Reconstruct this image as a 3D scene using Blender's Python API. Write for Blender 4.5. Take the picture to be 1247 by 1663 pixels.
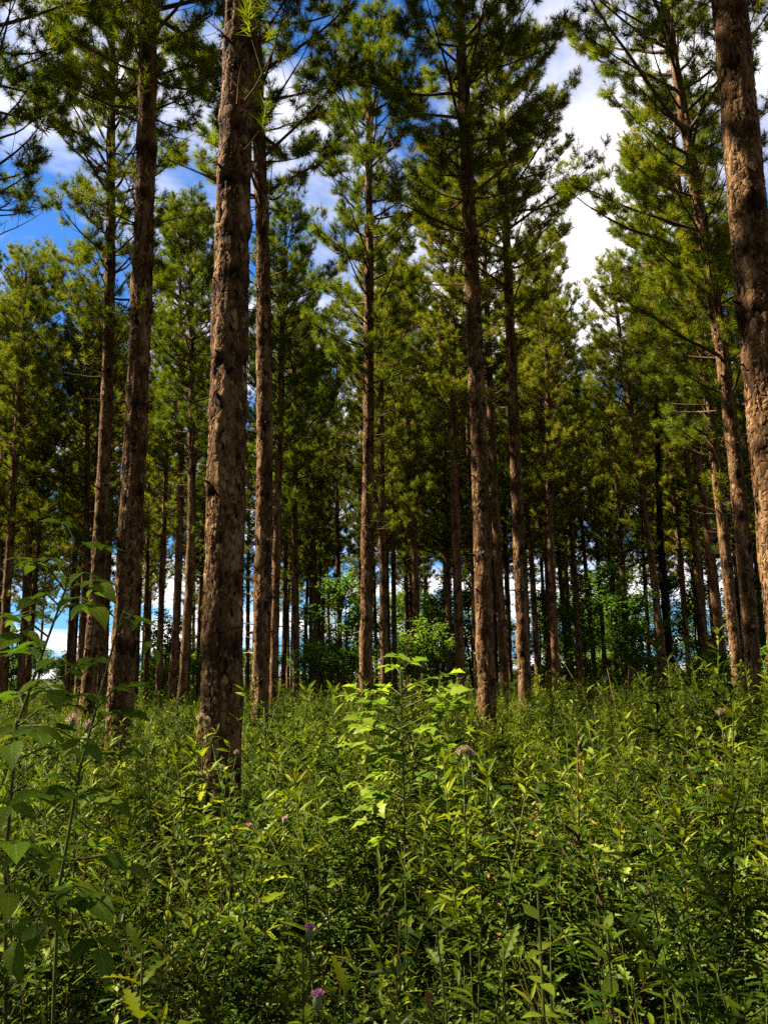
import bpy, math, random
import numpy as np
from mathutils import Matrix, Vector

# ------------------------------------------------------------------ clearing, camera, sky, sun, exposure
for o in list(bpy.data.objects):
    bpy.data.objects.remove(o)
scene = bpy.context.scene
COL = scene.collection
R = math.radians
F_PX, W_PX, H_PX = 1384.0, 1247.0, 1663.0
CAM = Vector((0, 0, 1.6))
CAM_ROT = Matrix.Rotation(R(90 + 10.7), 3, 'X') @ Matrix.Rotation(-0.014, 3, 'Z')

cd = bpy.data.cameras.new('camera')
cam = bpy.data.objects.new('camera', cd); COL.objects.link(cam)
cd.sensor_fit = 'VERTICAL'; cd.sensor_height = 24.0; cd.sensor_width = 18.0
cd.lens = F_PX / H_PX * 24.0
cd.clip_start = 0.05; cd.clip_end = 3000
cam.matrix_world = Matrix.Translation(CAM) @ CAM_ROT.to_4x4()
scene.camera = cam

SUN_EL, SUN_AZ = R(50), R(-80)            # azimuth clockwise from +Y: the sun stands to the left
EXPOSURE = 2.72
world = bpy.data.worlds.new('World'); scene.world = world; world.use_nodes = True
nt = world.node_tree; nt.nodes.clear()
def wn(t, **k):
    n = nt.nodes.new(t)
    for a, b in k.items(): setattr(n, a, b)
    return n
w_out = wn('ShaderNodeOutputWorld'); w_bg = wn('ShaderNodeBackground'); w_bg.inputs['Strength'].default_value = 0.05
sky = wn('ShaderNodeTexSky', sky_type='NISHITA'); sky.sun_disc = False
sky.sun_elevation = SUN_EL; sky.sun_rotation = SUN_AZ; sky.air_density = 1.0; sky.dust_density = 0.8; sky.ozone_density = 3.0
tc = wn('ShaderNodeTexCoord')
sep = wn('ShaderNodeSeparateXYZ'); nt.links.new(tc.outputs['Generated'], sep.inputs[0])
zc_ = wn('ShaderNodeMath', operation='MAXIMUM'); zc_.inputs[1].default_value = 0.0; nt.links.new(sep.outputs['Z'], zc_.inputs[0])
za = wn('ShaderNodeMath', operation='ADD'); za.inputs[1].default_value = 0.15; nt.links.new(zc_.outputs[0], za.inputs[0])
dx = wn('ShaderNodeMath', operation='DIVIDE'); nt.links.new(sep.outputs['X'], dx.inputs[0]); nt.links.new(za.outputs[0], dx.inputs[1])
dy = wn('ShaderNodeMath', operation='DIVIDE'); nt.links.new(sep.outputs['Y'], dy.inputs[0]); nt.links.new(za.outputs[0], dy.inputs[1])
comb = wn('ShaderNodeCombineXYZ'); nt.links.new(dx.outputs[0], comb.inputs[0]); nt.links.new(dy.outputs[0], comb.inputs[1])
CLOUD_OFF = (4.6, 4.4, 0.0)
mp = wn('ShaderNodeMapping'); mp.inputs['Location'].default_value = CLOUD_OFF; nt.links.new(comb.outputs[0], mp.inputs[0])
nz = wn('ShaderNodeTexNoise'); nz.inputs['Scale'].default_value = 1.15; nz.inputs['Detail'].default_value = 9; nz.inputs['Roughness'].default_value = 0.55
nz.inputs['Distortion'].default_value = 0.35
nt.links.new(mp.outputs[0], nz.inputs['Vector'])
cr = wn('ShaderNodeValToRGB'); cr.color_ramp.elements[0].position = 0.455; cr.color_ramp.elements[1].position = 0.565
nt.links.new(nz.outputs['Fac'], cr.inputs[0])
mixw = wn('ShaderNodeMixRGB'); nt.links.new(cr.outputs[0], mixw.inputs[0])
tint = wn('ShaderNodeMixRGB', blend_type='MULTIPLY'); tint.inputs[0].default_value = 1.0; tint.inputs[2].default_value = (0.165, 0.37, 0.60, 1)
nt.links.new(sky.outputs[0], tint.inputs[1])
nt.links.new(tint.outputs[0], mixw.inputs[1]); mixw.inputs[2].default_value = (4.5, 4.35, 4.4, 1)
nt.links.new(mixw.outputs[0], w_bg.inputs['Color']); nt.links.new(w_bg.outputs[0], w_out.inputs['Surface'])

sd = bpy.data.lights.new('sun', 'SUN'); sd.energy = 5.0; sd.angle = R(0.55); sd.color = (1.0, 0.93, 0.80)
sun = bpy.data.objects.new('sun', sd); COL.objects.link(sun)
to_sun = Vector((math.cos(SUN_EL) * math.sin(SUN_AZ), math.cos(SUN_EL) * math.cos(SUN_AZ), math.sin(SUN_EL)))
sun.rotation_euler = to_sun.to_track_quat('Z', 'Y').to_euler(); sun.location = to_sun * 60

scene.render.engine = 'CYCLES'
scene.view_settings.view_transform = 'Standard'; scene.view_settings.look = 'None'
scene.view_settings.gamma = 1.0; scene.view_settings.exposure = EXPOSURE
cy = scene.cycles
cy.max_bounces = 3; cy.diffuse_bounces = 1; cy.glossy_bounces = 1; cy.transmission_bounces = 3; cy.transparent_max_bounces = 4
cy.use_denoising = False
cy.sample_clamp_indirect = 6.0

rng = np.random.default_rng(7)
rnd = random.Random(11)

# ------------------------------------------------------------------ helpers
def at(px, py, depth):
    """world point seen at photo pixel (px, py) standing at distance Y = depth"""
    d = CAM_ROT @ Vector(((px - W_PX / 2) / F_PX, -(py - H_PX / 2) / F_PX, -1.0))
    return CAM + d * (depth / d.y)

def ground_z(x, y):
    return (0.30 * np.tanh(np.asarray(x) * 0.07) - 0.05 + 0.05 * np.sin(np.asarray(x) * 0.9 + 1.3) * np.sin(np.asarray(y) * 0.7)
            + 0.03 * np.sin(np.asarray(x) * 2.3 + np.asarray(y) * 1.9))

def gz(x, y): return float(ground_z(x, y))

def mesh(name, v, tris=None, quads=None, tint=None, smooth=True, mat=None, uv=None):
    """one mesh from numpy arrays; tint = one float per vertex"""
    v = np.asarray(v, np.float32).reshape(-1, 3)
    t = np.zeros((0, 3), np.int32) if tris is None else np.asarray(tris, np.int32).reshape(-1, 3)
    q = np.zeros((0, 4), np.int32) if quads is None else np.asarray(quads, np.int32).reshape(-1, 4)
    m = bpy.data.meshes.new(name)
    m.vertices.add(len(v)); m.vertices.foreach_set('co', v.ravel())
    m.loops.add(t.size + q.size); m.loops.foreach_set('vertex_index', np.concatenate([t.ravel(), q.ravel()]))
    m.polygons.add(len(t) + len(q))
    st = np.concatenate([np.arange(len(t)) * 3, t.size + np.arange(len(q)) * 4]).astype(np.int32)
    m.polygons.foreach_set('loop_start', st)
    m.polygons.foreach_set('use_smooth', np.full(len(t) + len(q), smooth))
    if tint is not None:
        a = m.attributes.new('tint', 'FLOAT', 'POINT'); a.data.foreach_set('value', np.asarray(tint, np.float32))
    if uv is not None:
        a = m.attributes.new('leafuv', 'FLOAT_VECTOR', 'POINT'); a.data.foreach_set('vector', np.asarray(uv, np.float32).ravel())
    m.update(calc_edges=True); m.validate()
    if mat: m.materials.append(mat)
    return m

def obj(name, me, parent=None, label=None, cat=None, group=None, kind=None, mat4=None):
    o = bpy.data.objects.new(name, me); COL.objects.link(o)
    if parent is not None: o.parent = parent
    if mat4 is not None: o.matrix_local = mat4
    if label: o['label'] = label
    if cat: o['category'] = cat
    if group: o['group'] = group
    if kind: o['kind'] = kind
    return o

class Geo:
    """collects vertices and faces of one mesh"""
    def __init__(s): s.v, s.t, s.q, s.c, s.u, s.n = [], [], [], [], [], 0
    def add(s, v, t=None, q=None, c=0.5, u=None):
        v = np.asarray(v, float).reshape(-1, 3)
        if t is not None: s.t.append(np.asarray(t).reshape(-1, 3) + s.n)
        if q is not None: s.q.append(np.asarray(q).reshape(-1, 4) + s.n)
        s.v.append(v); s.c.append(np.broadcast_to(np.asarray(c, float), (len(v),)))
        s.u.append(np.zeros((len(v), 3)) if u is None else np.asarray(u, float).reshape(-1, 3))
        s.n += len(v)
    def tube(s, pts, rad, n=5, c=0.5, cap=True):
        pts = np.asarray(pts, float); k = len(pts)
        rad = np.broadcast_to(np.asarray(rad, float), (k,))
        tg = np.gradient(pts, axis=0); tg /= np.linalg.norm(tg, axis=1)[:, None] + 1e-9
        ref = np.array([0, 0, 1.0]) if abs(tg[0, 2]) < 0.9 else np.array([1.0, 0, 0])
        a = np.cross(tg, ref); a /= np.linalg.norm(a, axis=1)[:, None] + 1e-9
        b = np.cross(tg, a)
        th = np.arange(n) * 2 * np.pi / n
        v = pts[:, None] + rad[:, None, None] * (np.cos(th)[None, :, None] * a[:, None] + np.sin(th)[None, :, None] * b[:, None])
        i = np.arange(k - 1)[:, None] * n; j = np.arange(n)[None]; j2 = (j + 1) % n
        q = np.stack([i + j, i + j2, i + n + j2, i + n + j], -1).reshape(-1, 4)
        vv = v.reshape(-1, 3); t = None
        if cap:
            vv = np.vstack([vv, pts[-1] + tg[-1] * rad[-1] * 0.6])
            jj = np.arange(n); t = np.stack([(k - 1) * n + jj, (k - 1) * n + (jj + 1) % n, np.full(n, k * n)], -1)
        s.add(vv, t=t, q=q, c=c)
    def mesh(s, name, mat, smooth=True):
        t = np.vstack(s.t) if s.t else None; q = np.vstack(s.q) if s.q else None
        return mesh(name, np.vstack(s.v), t, q, np.concatenate(s.c), smooth, mat, np.vstack(s.u))

def unit(a):
    a = np.asarray(a, float); return a / (np.linalg.norm(a, axis=-1, keepdims=True) + 1e-9)

# leaf templates: rows along the midrib (t, half width), the midrib lower than the margins
def leaf_template(rows, fold=0.25, wave=0.0):
    V, T, U = [], [], []
    V.append((0, 0, 0)); U.append((0, 0, 0)); prev = None
    for k, (t, w) in enumerate(rows):
        b = len(V); z = fold * w + wave * (1 if k % 2 else -1) * w
        V += [(-w, t, z), (0, t, 0), (w, t, z)]; U += [(-1, t, w), (0, t, 0), (1, t, w)]
        if prev is None: T += [(0, b + 1, b), (0, b + 2, b + 1)]
        else:
            p = prev
            T += [(p, p + 1, b + 1), (p, b + 1, b), (p + 1, p + 2, b + 2), (p + 1, b + 2, b + 1)]
        prev = b
    n = len(V); V.append((0, 1, 0)); U.append((0, 1, 0))
    T += [(prev, prev + 1, n), (prev + 1, prev + 2, n)]
    return np.array(V, float), np.array(T), np.array(U, float)

LANCE = leaf_template([(0.18, 0.7), (0.5, 1.0), (0.8, 0.55)])
OVATE = leaf_template([(0.08, 0.45), (0.25, 0.92), (0.45, 1.0), (0.65, 0.78), (0.85, 0.33)], 0.18, 0.02)
SPINY = leaf_template([(0.08, 0.3), (0.16, 0.8), (0.24, 0.35), (0.34, 1.1), (0.42, 0.4), (0.52, 1.15), (0.6, 0.4), (0.7, 0.9), (0.78, 0.3), (0.88, 0.5), (0.93, 0.18)], 0.3, 0.08)
LOBED = leaf_template([(0.06, 0.5), (0.2, 1.0), (0.3, 0.72), (0.42, 0.62), (0.55, 1.02), (0.64, 0.62), (0.82, 0.3)], 0.15, 0.03)

def put_leaves(g, tpl, base, d, up, length, width, droop=0.3, c=0.5):
    """many leaves at once: base points, directions, normals, sizes"""
    V, T, U = tpl
    base = np.asarray(base, float); d = unit(d); up = np.asarray(up, float)
    side = unit(np.cross(d, up)); nrm = np.cross(side, d)
    L = np.broadcast_to(np.asarray(length, float), (len(base),)); Wd = np.broadcast_to(np.asarray(width, float), (len(base),))
    dr = np.broadcast_to(np.asarray(droop, float), (len(base),))
    t = V[:, 1]
    P = (base[:, None] + side[:, None] * (V[:, 0][None, :, None] * Wd[:, None, None] / 2)
         + d[:, None] * (t[None, :, None] * L[:, None, None])
         + nrm[:, None] * ((V[:, 2][None, :] * Wd[:, None] / 2 - dr[:, None] * L[:, None] * t[None] ** 2)[..., None]))
    k = len(V)
    tt = (T[None] + (np.arange(len(base)) * k)[:, None, None]).reshape(-1, 3)
    cc = np.repeat(np.broadcast_to(np.asarray(c, float), (len(base),)), k)
    g.add(P.reshape(-1, 3), t=tt, c=cc, u=np.tile(U, (len(base), 1)))

# ------------------------------------------------------------------ materials
def new_mat(name):
    m = bpy.data.materials.new(name); m.use_nodes = True
    t = m.node_tree; t.nodes.clear()
    return m, t, t.nodes.new('ShaderNodeOutputMaterial')

def ramp(t, stops):
    r = t.nodes.new('ShaderNodeValToRGB'); e = r.color_ramp.elements
    e[0].position, e[0].color = stops[0][0], (*stops[0][1], 1)
    e[1].position, e[1].color = stops[-1][0], (*stops[-1][1], 1)
    for p, c in stops[1:-1]:
        x = e.new(p); x.color = (*c, 1)
    return r

def leaf_mat(name, stops, trans=0.45, rough=0.45, spec=0.35, vein=False, tr_gain=(1.25, 1.35, 0.6)):
    m, t, out = new_mat(name); L = t.links.new
    at_ = t.nodes.new('ShaderNodeAttribute'); at_.attribute_name = 'tint'
    oi = t.nodes.new('ShaderNodeObjectInfo')
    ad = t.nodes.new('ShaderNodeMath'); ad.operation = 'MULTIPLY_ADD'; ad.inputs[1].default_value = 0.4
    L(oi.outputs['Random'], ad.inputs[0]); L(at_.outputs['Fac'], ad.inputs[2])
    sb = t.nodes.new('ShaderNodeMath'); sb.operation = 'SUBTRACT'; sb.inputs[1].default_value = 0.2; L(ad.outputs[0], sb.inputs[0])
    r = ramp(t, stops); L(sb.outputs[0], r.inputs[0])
    colour = r.outputs[0]
    if vein:
        uv = t.nodes.new('ShaderNodeAttribute'); uv.attribute_name = 'leafuv'
        s = t.nodes.new('ShaderNodeSeparateXYZ'); L(uv.outputs['Vector'], s.inputs[0])
        ab = t.nodes.new('ShaderNodeMath'); ab.operation = 'ABSOLUTE'; L(s.outputs['X'], ab.inputs[0])
        ph = t.nodes.new('ShaderNodeMath'); ph.operation = 'MULTIPLY_ADD'; ph.inputs[1].default_value = -0.28; L(ab.outputs[0], ph.inputs[0]); L(s.outputs['Y'], ph.inputs[2])
        fr = t.nodes.new('ShaderNodeMath'); fr.operation = 'MULTIPLY'; fr.inputs[1].default_value = 44; L(ph.outputs[0], fr.inputs[0])
        sn = t.nodes.new('ShaderNodeMath'); sn.operation = 'SINE'; L(fr.outputs[0], sn.inputs[0])
        gt = t.nodes.new('ShaderNodeMath'); gt.operation = 'GREATER_THAN'; gt.inputs[1].default_value = 0.9; L(sn.outputs[0], gt.inputs[0])
        mid = t.nodes.new('ShaderNodeMath'); mid.operation = 'LESS_THAN'; mid.inputs[1].default_value = 0.06; L(ab.outputs[0], mid.inputs[0])
        mx = t.nodes.new('ShaderNodeMath'); mx.operation = 'MAXIMUM'; L(gt.outputs[0], mx.inputs[0]); L(mid.outputs[0], mx.inputs[1])
        ms = t.nodes.new('ShaderNodeMath'); ms.operation = 'MULTIPLY'; ms.inputs[1].default_value = 0.35; L(mx.outputs[0], ms.inputs[0])
        mc = t.nodes.new('ShaderNodeMixRGB'); L(ms.outputs[0], mc.inputs[0]); L(colour, mc.inputs[1]); mc.inputs[2].default_value = (0.2, 0.26, 0.06, 1)
        colour = mc.outputs[0]
    df = t.nodes.new('ShaderNodeBsdfDiffuse'); L(colour, df.inputs['Color'])
    gl = t.nodes.new('ShaderNodeBsdfGlossy'); gl.inputs['Roughness'].default_value = rough; gl.inputs['Color'].default_value = (0.9, 0.95, 0.6, 1)
    p = t.nodes.new('ShaderNodeMixShader'); p.inputs[0].default_value = spec * 0.022; L(df.outputs[0], p.inputs[1]); L(gl.outputs[0], p.inputs[2])
    g = t.nodes.new('ShaderNodeMixRGB'); g.blend_type = 'MULTIPLY'; g.inputs[0].default_value = 1; L(colour, g.inputs[1]); g.inputs[2].default_value = (*tr_gain, 1)
    tr = t.nodes.new('ShaderNodeBsdfTranslucent'); L(g.outputs[0], tr.inputs['Color'])
    mix = t.nodes.new('ShaderNodeMixShader'); mix.inputs[0].default_value = trans
    L(p.outputs[0], mix.inputs[1]); L(tr.outputs[0], mix.inputs[2]); L(mix.outputs[0], out.inputs['Surface'])
    return m

def bark_mat(name, dark, mid, light, scale=1.0, bump=0.6, plates=True):
    m, t, out = new_mat(name); L = t.links.new
    tcn = t.nodes.new('ShaderNodeTexCoord'); mpn = t.nodes.new('ShaderNodeMapping'); mpn.inputs['Scale'].default_value = (1, 1, 0.45)
    L(tcn.outputs['Object'], mpn.inputs[0])
    n1 = t.nodes.new('ShaderNodeTexNoise'); n1.inputs['Scale'].default_value = 26 * scale; n1.inputs['Detail'].default_value = 6; L(mpn.outputs[0], n1.inputs['Vector'])
    vo = t.nodes.new('ShaderNodeTexVoronoi'); vo.feature = 'DISTANCE_TO_EDGE'; vo.inputs['Scale'].default_value = 22 * scale; L(mpn.outputs[0], vo.inputs['Vector'])
    vc = t.nodes.new('ShaderNodeTexVoronoi'); vc.inputs['Scale'].default_value = 22 * scale; L(mpn.outputs[0], vc.inputs['Vector'])
    n2 = t.nodes.new('ShaderNodeTexNoise'); n2.inputs['Scale'].default_value = 1.6; n2.inputs['Detail'].default_value = 3; L(tcn.outputs['Object'], n2.inputs['Vector'])
    at_ = t.nodes.new('ShaderNodeAttribute'); at_.attribute_name = 'tint'
    a1 = t.nodes.new('ShaderNodeMath'); a1.operation = 'MULTIPLY_ADD'; a1.inputs[1].default_value = 0.55; L(n1.outputs['Fac'], a1.inputs[0])
    sp = t.nodes.new('ShaderNodeSeparateColor'); L(vc.outputs['Color'], sp.inputs[0])
    a2 = t.nodes.new('ShaderNodeMath'); a2.operation = 'MULTIPLY_ADD'; a2.inputs[1].default_value = 0.25 if plates else 0.0; L(sp.outputs[0], a2.inputs[0]); L(a1.outputs[0], a2.inputs[2])
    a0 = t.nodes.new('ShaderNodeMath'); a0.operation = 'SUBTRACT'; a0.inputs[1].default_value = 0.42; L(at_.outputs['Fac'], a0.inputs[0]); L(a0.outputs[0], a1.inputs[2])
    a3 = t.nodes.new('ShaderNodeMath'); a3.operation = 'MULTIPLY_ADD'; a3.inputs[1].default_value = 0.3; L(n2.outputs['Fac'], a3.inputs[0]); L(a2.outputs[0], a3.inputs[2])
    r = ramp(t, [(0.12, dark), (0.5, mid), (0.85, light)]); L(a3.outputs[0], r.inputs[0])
    p = t.nodes.new('ShaderNodeBsdfPrincipled'); p.inputs['Roughness'].default_value = 0.95; p.inputs['Specular IOR Level'].default_value = 0.03
    L(r.outputs[0], p.inputs['Base Color'])
    mr = t.nodes.new('ShaderNodeMapRange'); mr.inputs['From Max'].default_value = 0.12; L(vo.outputs['Distance'], mr.inputs['Value'])
    hs = t.nodes.new('ShaderNodeMath'); hs.operation = 'MULTIPLY_ADD'; hs.inputs[1].default_value = 0.6; L(n1.outputs['Fac'], hs.inputs[0])
    if plates: L(mr.outputs[0], hs.inputs[2])
    bp = t.nodes.new('ShaderNodeBump'); bp.inputs['Strength'].default_value = bump; bp.inputs['Distance'].default_value = 0.02
    L(hs.outputs[0], bp.inputs['Height']); L(bp.outputs[0], p.inputs['Normal']); L(p.outputs[0], out.inputs['Surface'])
    return m

def plain_mat(name, c, rough=0.8, noise=0.0):
    m, t, out = new_mat(name); L = t.links.new
    p = t.nodes.new('ShaderNodeBsdfPrincipled'); p.inputs['Roughness'].default_value = rough; p.inputs['Specular IOR Level'].default_value = 0.05
    n = t.nodes.new('ShaderNodeTexNoise'); n.inputs['Scale'].default_value = 30
    r = ramp(t, [(0.3, tuple(x * (1 - noise) for x in c)), (0.7, tuple(min(1, x * (1 + noise)) for x in c))]); L(n.outputs['Fac'], r.inputs[0])
    L(r.outputs[0], p.inputs['Base Color']); L(p.outputs[0], out.inputs['Surface'])
    return m

M_NEEDLE = leaf_mat('pine_needles', [(0.0, (0.024, 0.044, 0.003)), (0.4, (0.098, 0.114, 0.005)), (0.75, (0.165, 0.165, 0.007)), (1.0, (0.21, 0.135, 0.017))], 0.32, 0.4, 0.4)
M_BARK = bark_mat('pine_bark', (0.010, 0.005, 0.0025), (0.064, 0.032, 0.013), (0.185, 0.106, 0.047))
M_FLAKE = bark_mat('bark_flakes', (0.010, 0.006, 0.003), (0.066, 0.034, 0.014), (0.210, 0.122, 0.055), 1.6, 0.4, False)
M_DEAD = bark_mat('dead_bark', (0.003, 0.0025, 0.002), (0.007, 0.0055, 0.0045), (0.013, 0.010, 0.008))
M_LIMB = bark_mat('limb_bark', (0.020, 0.012, 0.007), (0.070, 0.040, 0.020), (0.150, 0.090, 0.048), 1.5, 0.3, False)
M_TWIG = plain_mat('dead_twig', (0.24, 0.165, 0.095), 0.9, 0.3)
M_STICK = plain_mat('dry_stick', (0.11, 0.07, 0.04), 0.9, 0.3)
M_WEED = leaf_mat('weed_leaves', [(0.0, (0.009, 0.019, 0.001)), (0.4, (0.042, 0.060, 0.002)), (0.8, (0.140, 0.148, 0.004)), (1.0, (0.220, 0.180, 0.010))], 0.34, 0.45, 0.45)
M_WEED2 = leaf_mat('bushy_weed_leaves', [(0.0, (0.007, 0.019, 0.001)), (0.5, (0.034, 0.055, 0.002)), (1.0, (0.135, 0.150, 0.005))], 0.3, 0.45, 0.4)
M_WEED3 = leaf_mat('thistle_leaves', [(0.0, (0.024, 0.042, 0.004)), (0.5, (0.072, 0.096, 0.008)), (1.0, (0.155, 0.165, 0.014))], 0.28, 0.5, 0.4, True)
M_STEM = plain_mat('weed_stem', (0.050, 0.058, 0.012), 0.7, 0.4)
M_BROWNSTEM = plain_mat('brown_stem', (0.060, 0.034, 0.013), 0.8, 0.4)
M_BROAD = leaf_mat('broad_leaves', [(0.0, (0.020, 0.048, 0.003)), (0.5, (0.055, 0.098, 0.005)), (1.0, (0.145, 0.170, 0.009))], 0.5, 0.42, 0.4, True)
M_CROWN = leaf_mat('deciduous_leaves', [(0.0, (0.024, 0.055, 0.007)), (0.5, (0.065, 0.110, 0.011)), (1.0, (0.145, 0.170, 0.016))], 0.45, 0.45, 0.4)
M_SPRUCE = leaf_mat('dark_needles', [(0.0, (0.012, 0.028, 0.010)), (1.0, (0.035, 0.060, 0.016))], 0.2, 0.5, 0.3)
M_DRY = leaf_mat('dry_leaves', [(0.0, (0.10, 0.055, 0.018)), (0.5, (0.20, 0.13, 0.03)), (1.0, (0.28, 0.22, 0.04))], 0.35, 0.6, 0.1)
M_GRASS = leaf_mat('grass_blades', [(0.0, (0.060, 0.095, 0.004)), (1.0, (0.200, 0.220, 0.012))], 0.4, 0.4, 0.4)
M_PINK = leaf_mat('thistle_florets', [(0.0, (0.40, 0.12, 0.25)), (1.0, (0.60, 0.26, 0.42))], 0.3, 0.7, 0.1, tr_gain=(1, 1, 1))
M_FLUFF = leaf_mat('seed_down', [(0.0, (0.16, 0.09, 0.045)), (1.0, (0.36, 0.25, 0.15))], 0.35, 0.9, 0.05, tr_gain=(1, 1, 1))
M_BULB = plain_mat('thistle_bulb', (0.10, 0.13, 0.05), 0.7, 0.4)

# ground: leaf litter and soil
m, t, out = new_mat('forest_floor'); L = t.links.new
p = t.nodes.new('ShaderNodeBsdfPrincipled'); p.inputs['Roughness'].default_value = 0.95; p.inputs['Specular IOR Level'].default_value = 0.02
tcn = t.nodes.new('ShaderNodeTexCoord'); n1 = t.nodes.new('ShaderNodeTexNoise'); n1.inputs['Scale'].default_value = 14; n1.inputs['Detail'].default_value = 8
n2 = t.nodes.new('ShaderNodeTexNoise'); n2.inputs['Scale'].default_value = 0.35; n2.inputs['Detail'].default_value = 4
L(tcn.outputs['Object'], n1.inputs['Vector']); L(tcn.outputs['Object'], n2.inputs['Vector'])
r1 = ramp(t, [(0.3, (0.012, 0.008, 0.004)), (0.55, (0.034, 0.021, 0.010)), (0.75, (0.070, 0.044, 0.022))]); L(n1.outputs['Fac'], r1.inputs[0])
r2 = ramp(t, [(0.45, (0.0, 0.0, 0.0)), (0.6, (1, 1, 1))]); L(n2.outputs['Fac'], r2.inputs[0])
mg = t.nodes.new('ShaderNodeMixRGB'); L(r2.outputs[0], mg.inputs[0]); L(r1.outputs[0], mg.inputs[1]); mg.inputs[2].default_value = (0.030, 0.042, 0.008, 1)
L(mg.outputs[0], p.inputs['Base Color'])
bp = t.nodes.new('ShaderNodeBump'); bp.inputs['Distance'].default_value = 0.03; L(n1.outputs['Fac'], bp.inputs['Height']); L(bp.outputs[0], p.inputs['Normal'])
L(p.outputs[0], out.inputs['Surface']); M_GROUND = m

# ------------------------------------------------------------------ the ground, one sheet to the horizon
ax = np.concatenate([np.linspace(-1500, -70, 12), np.linspace(-60, 60, 161), np.linspace(70, 1500, 12)])
ay = np.concatenate([np.linspace(-1500, -40, 10), np.linspace(-30, 90, 161), np.linspace(100, 1500, 12)])
X, Y = np.meshgrid(ax, ay); Z = ground_z(X, Y)
nx, ny = len(ax), len(ay)
i = np.arange(ny - 1)[:, None] * nx + np.arange(nx - 1)[None]
quads = np.stack([i, i + 1, i + nx + 1, i + nx], -1).reshape(-1, 4)
obj('ground', mesh('ground', np.stack([X, Y, Z], -1), quads=quads, mat=M_GROUND), kind='structure')

# ------------------------------------------------------------------ pines: crowns
H0 = 18.0
def limb_curve(o, az, e0, L, bend, n, r):
    """branch leaving o at azimuth az and elevation e0, its tip bending up"""
    p = np.array(o, float); pts = [p.copy()]
    for k in range(n):
        e = e0 + bend * (k + 0.5) / n + r.uniform(-0.1, 0.1)
        az += r.uniform(-0.12, 0.12)
        p = p + (L / n) * np.array([math.cos(e) * math.cos(az), math.cos(e) * math.sin(az), math.sin(e)])
        pts.append(p.copy())
    return np.array(pts)

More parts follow.
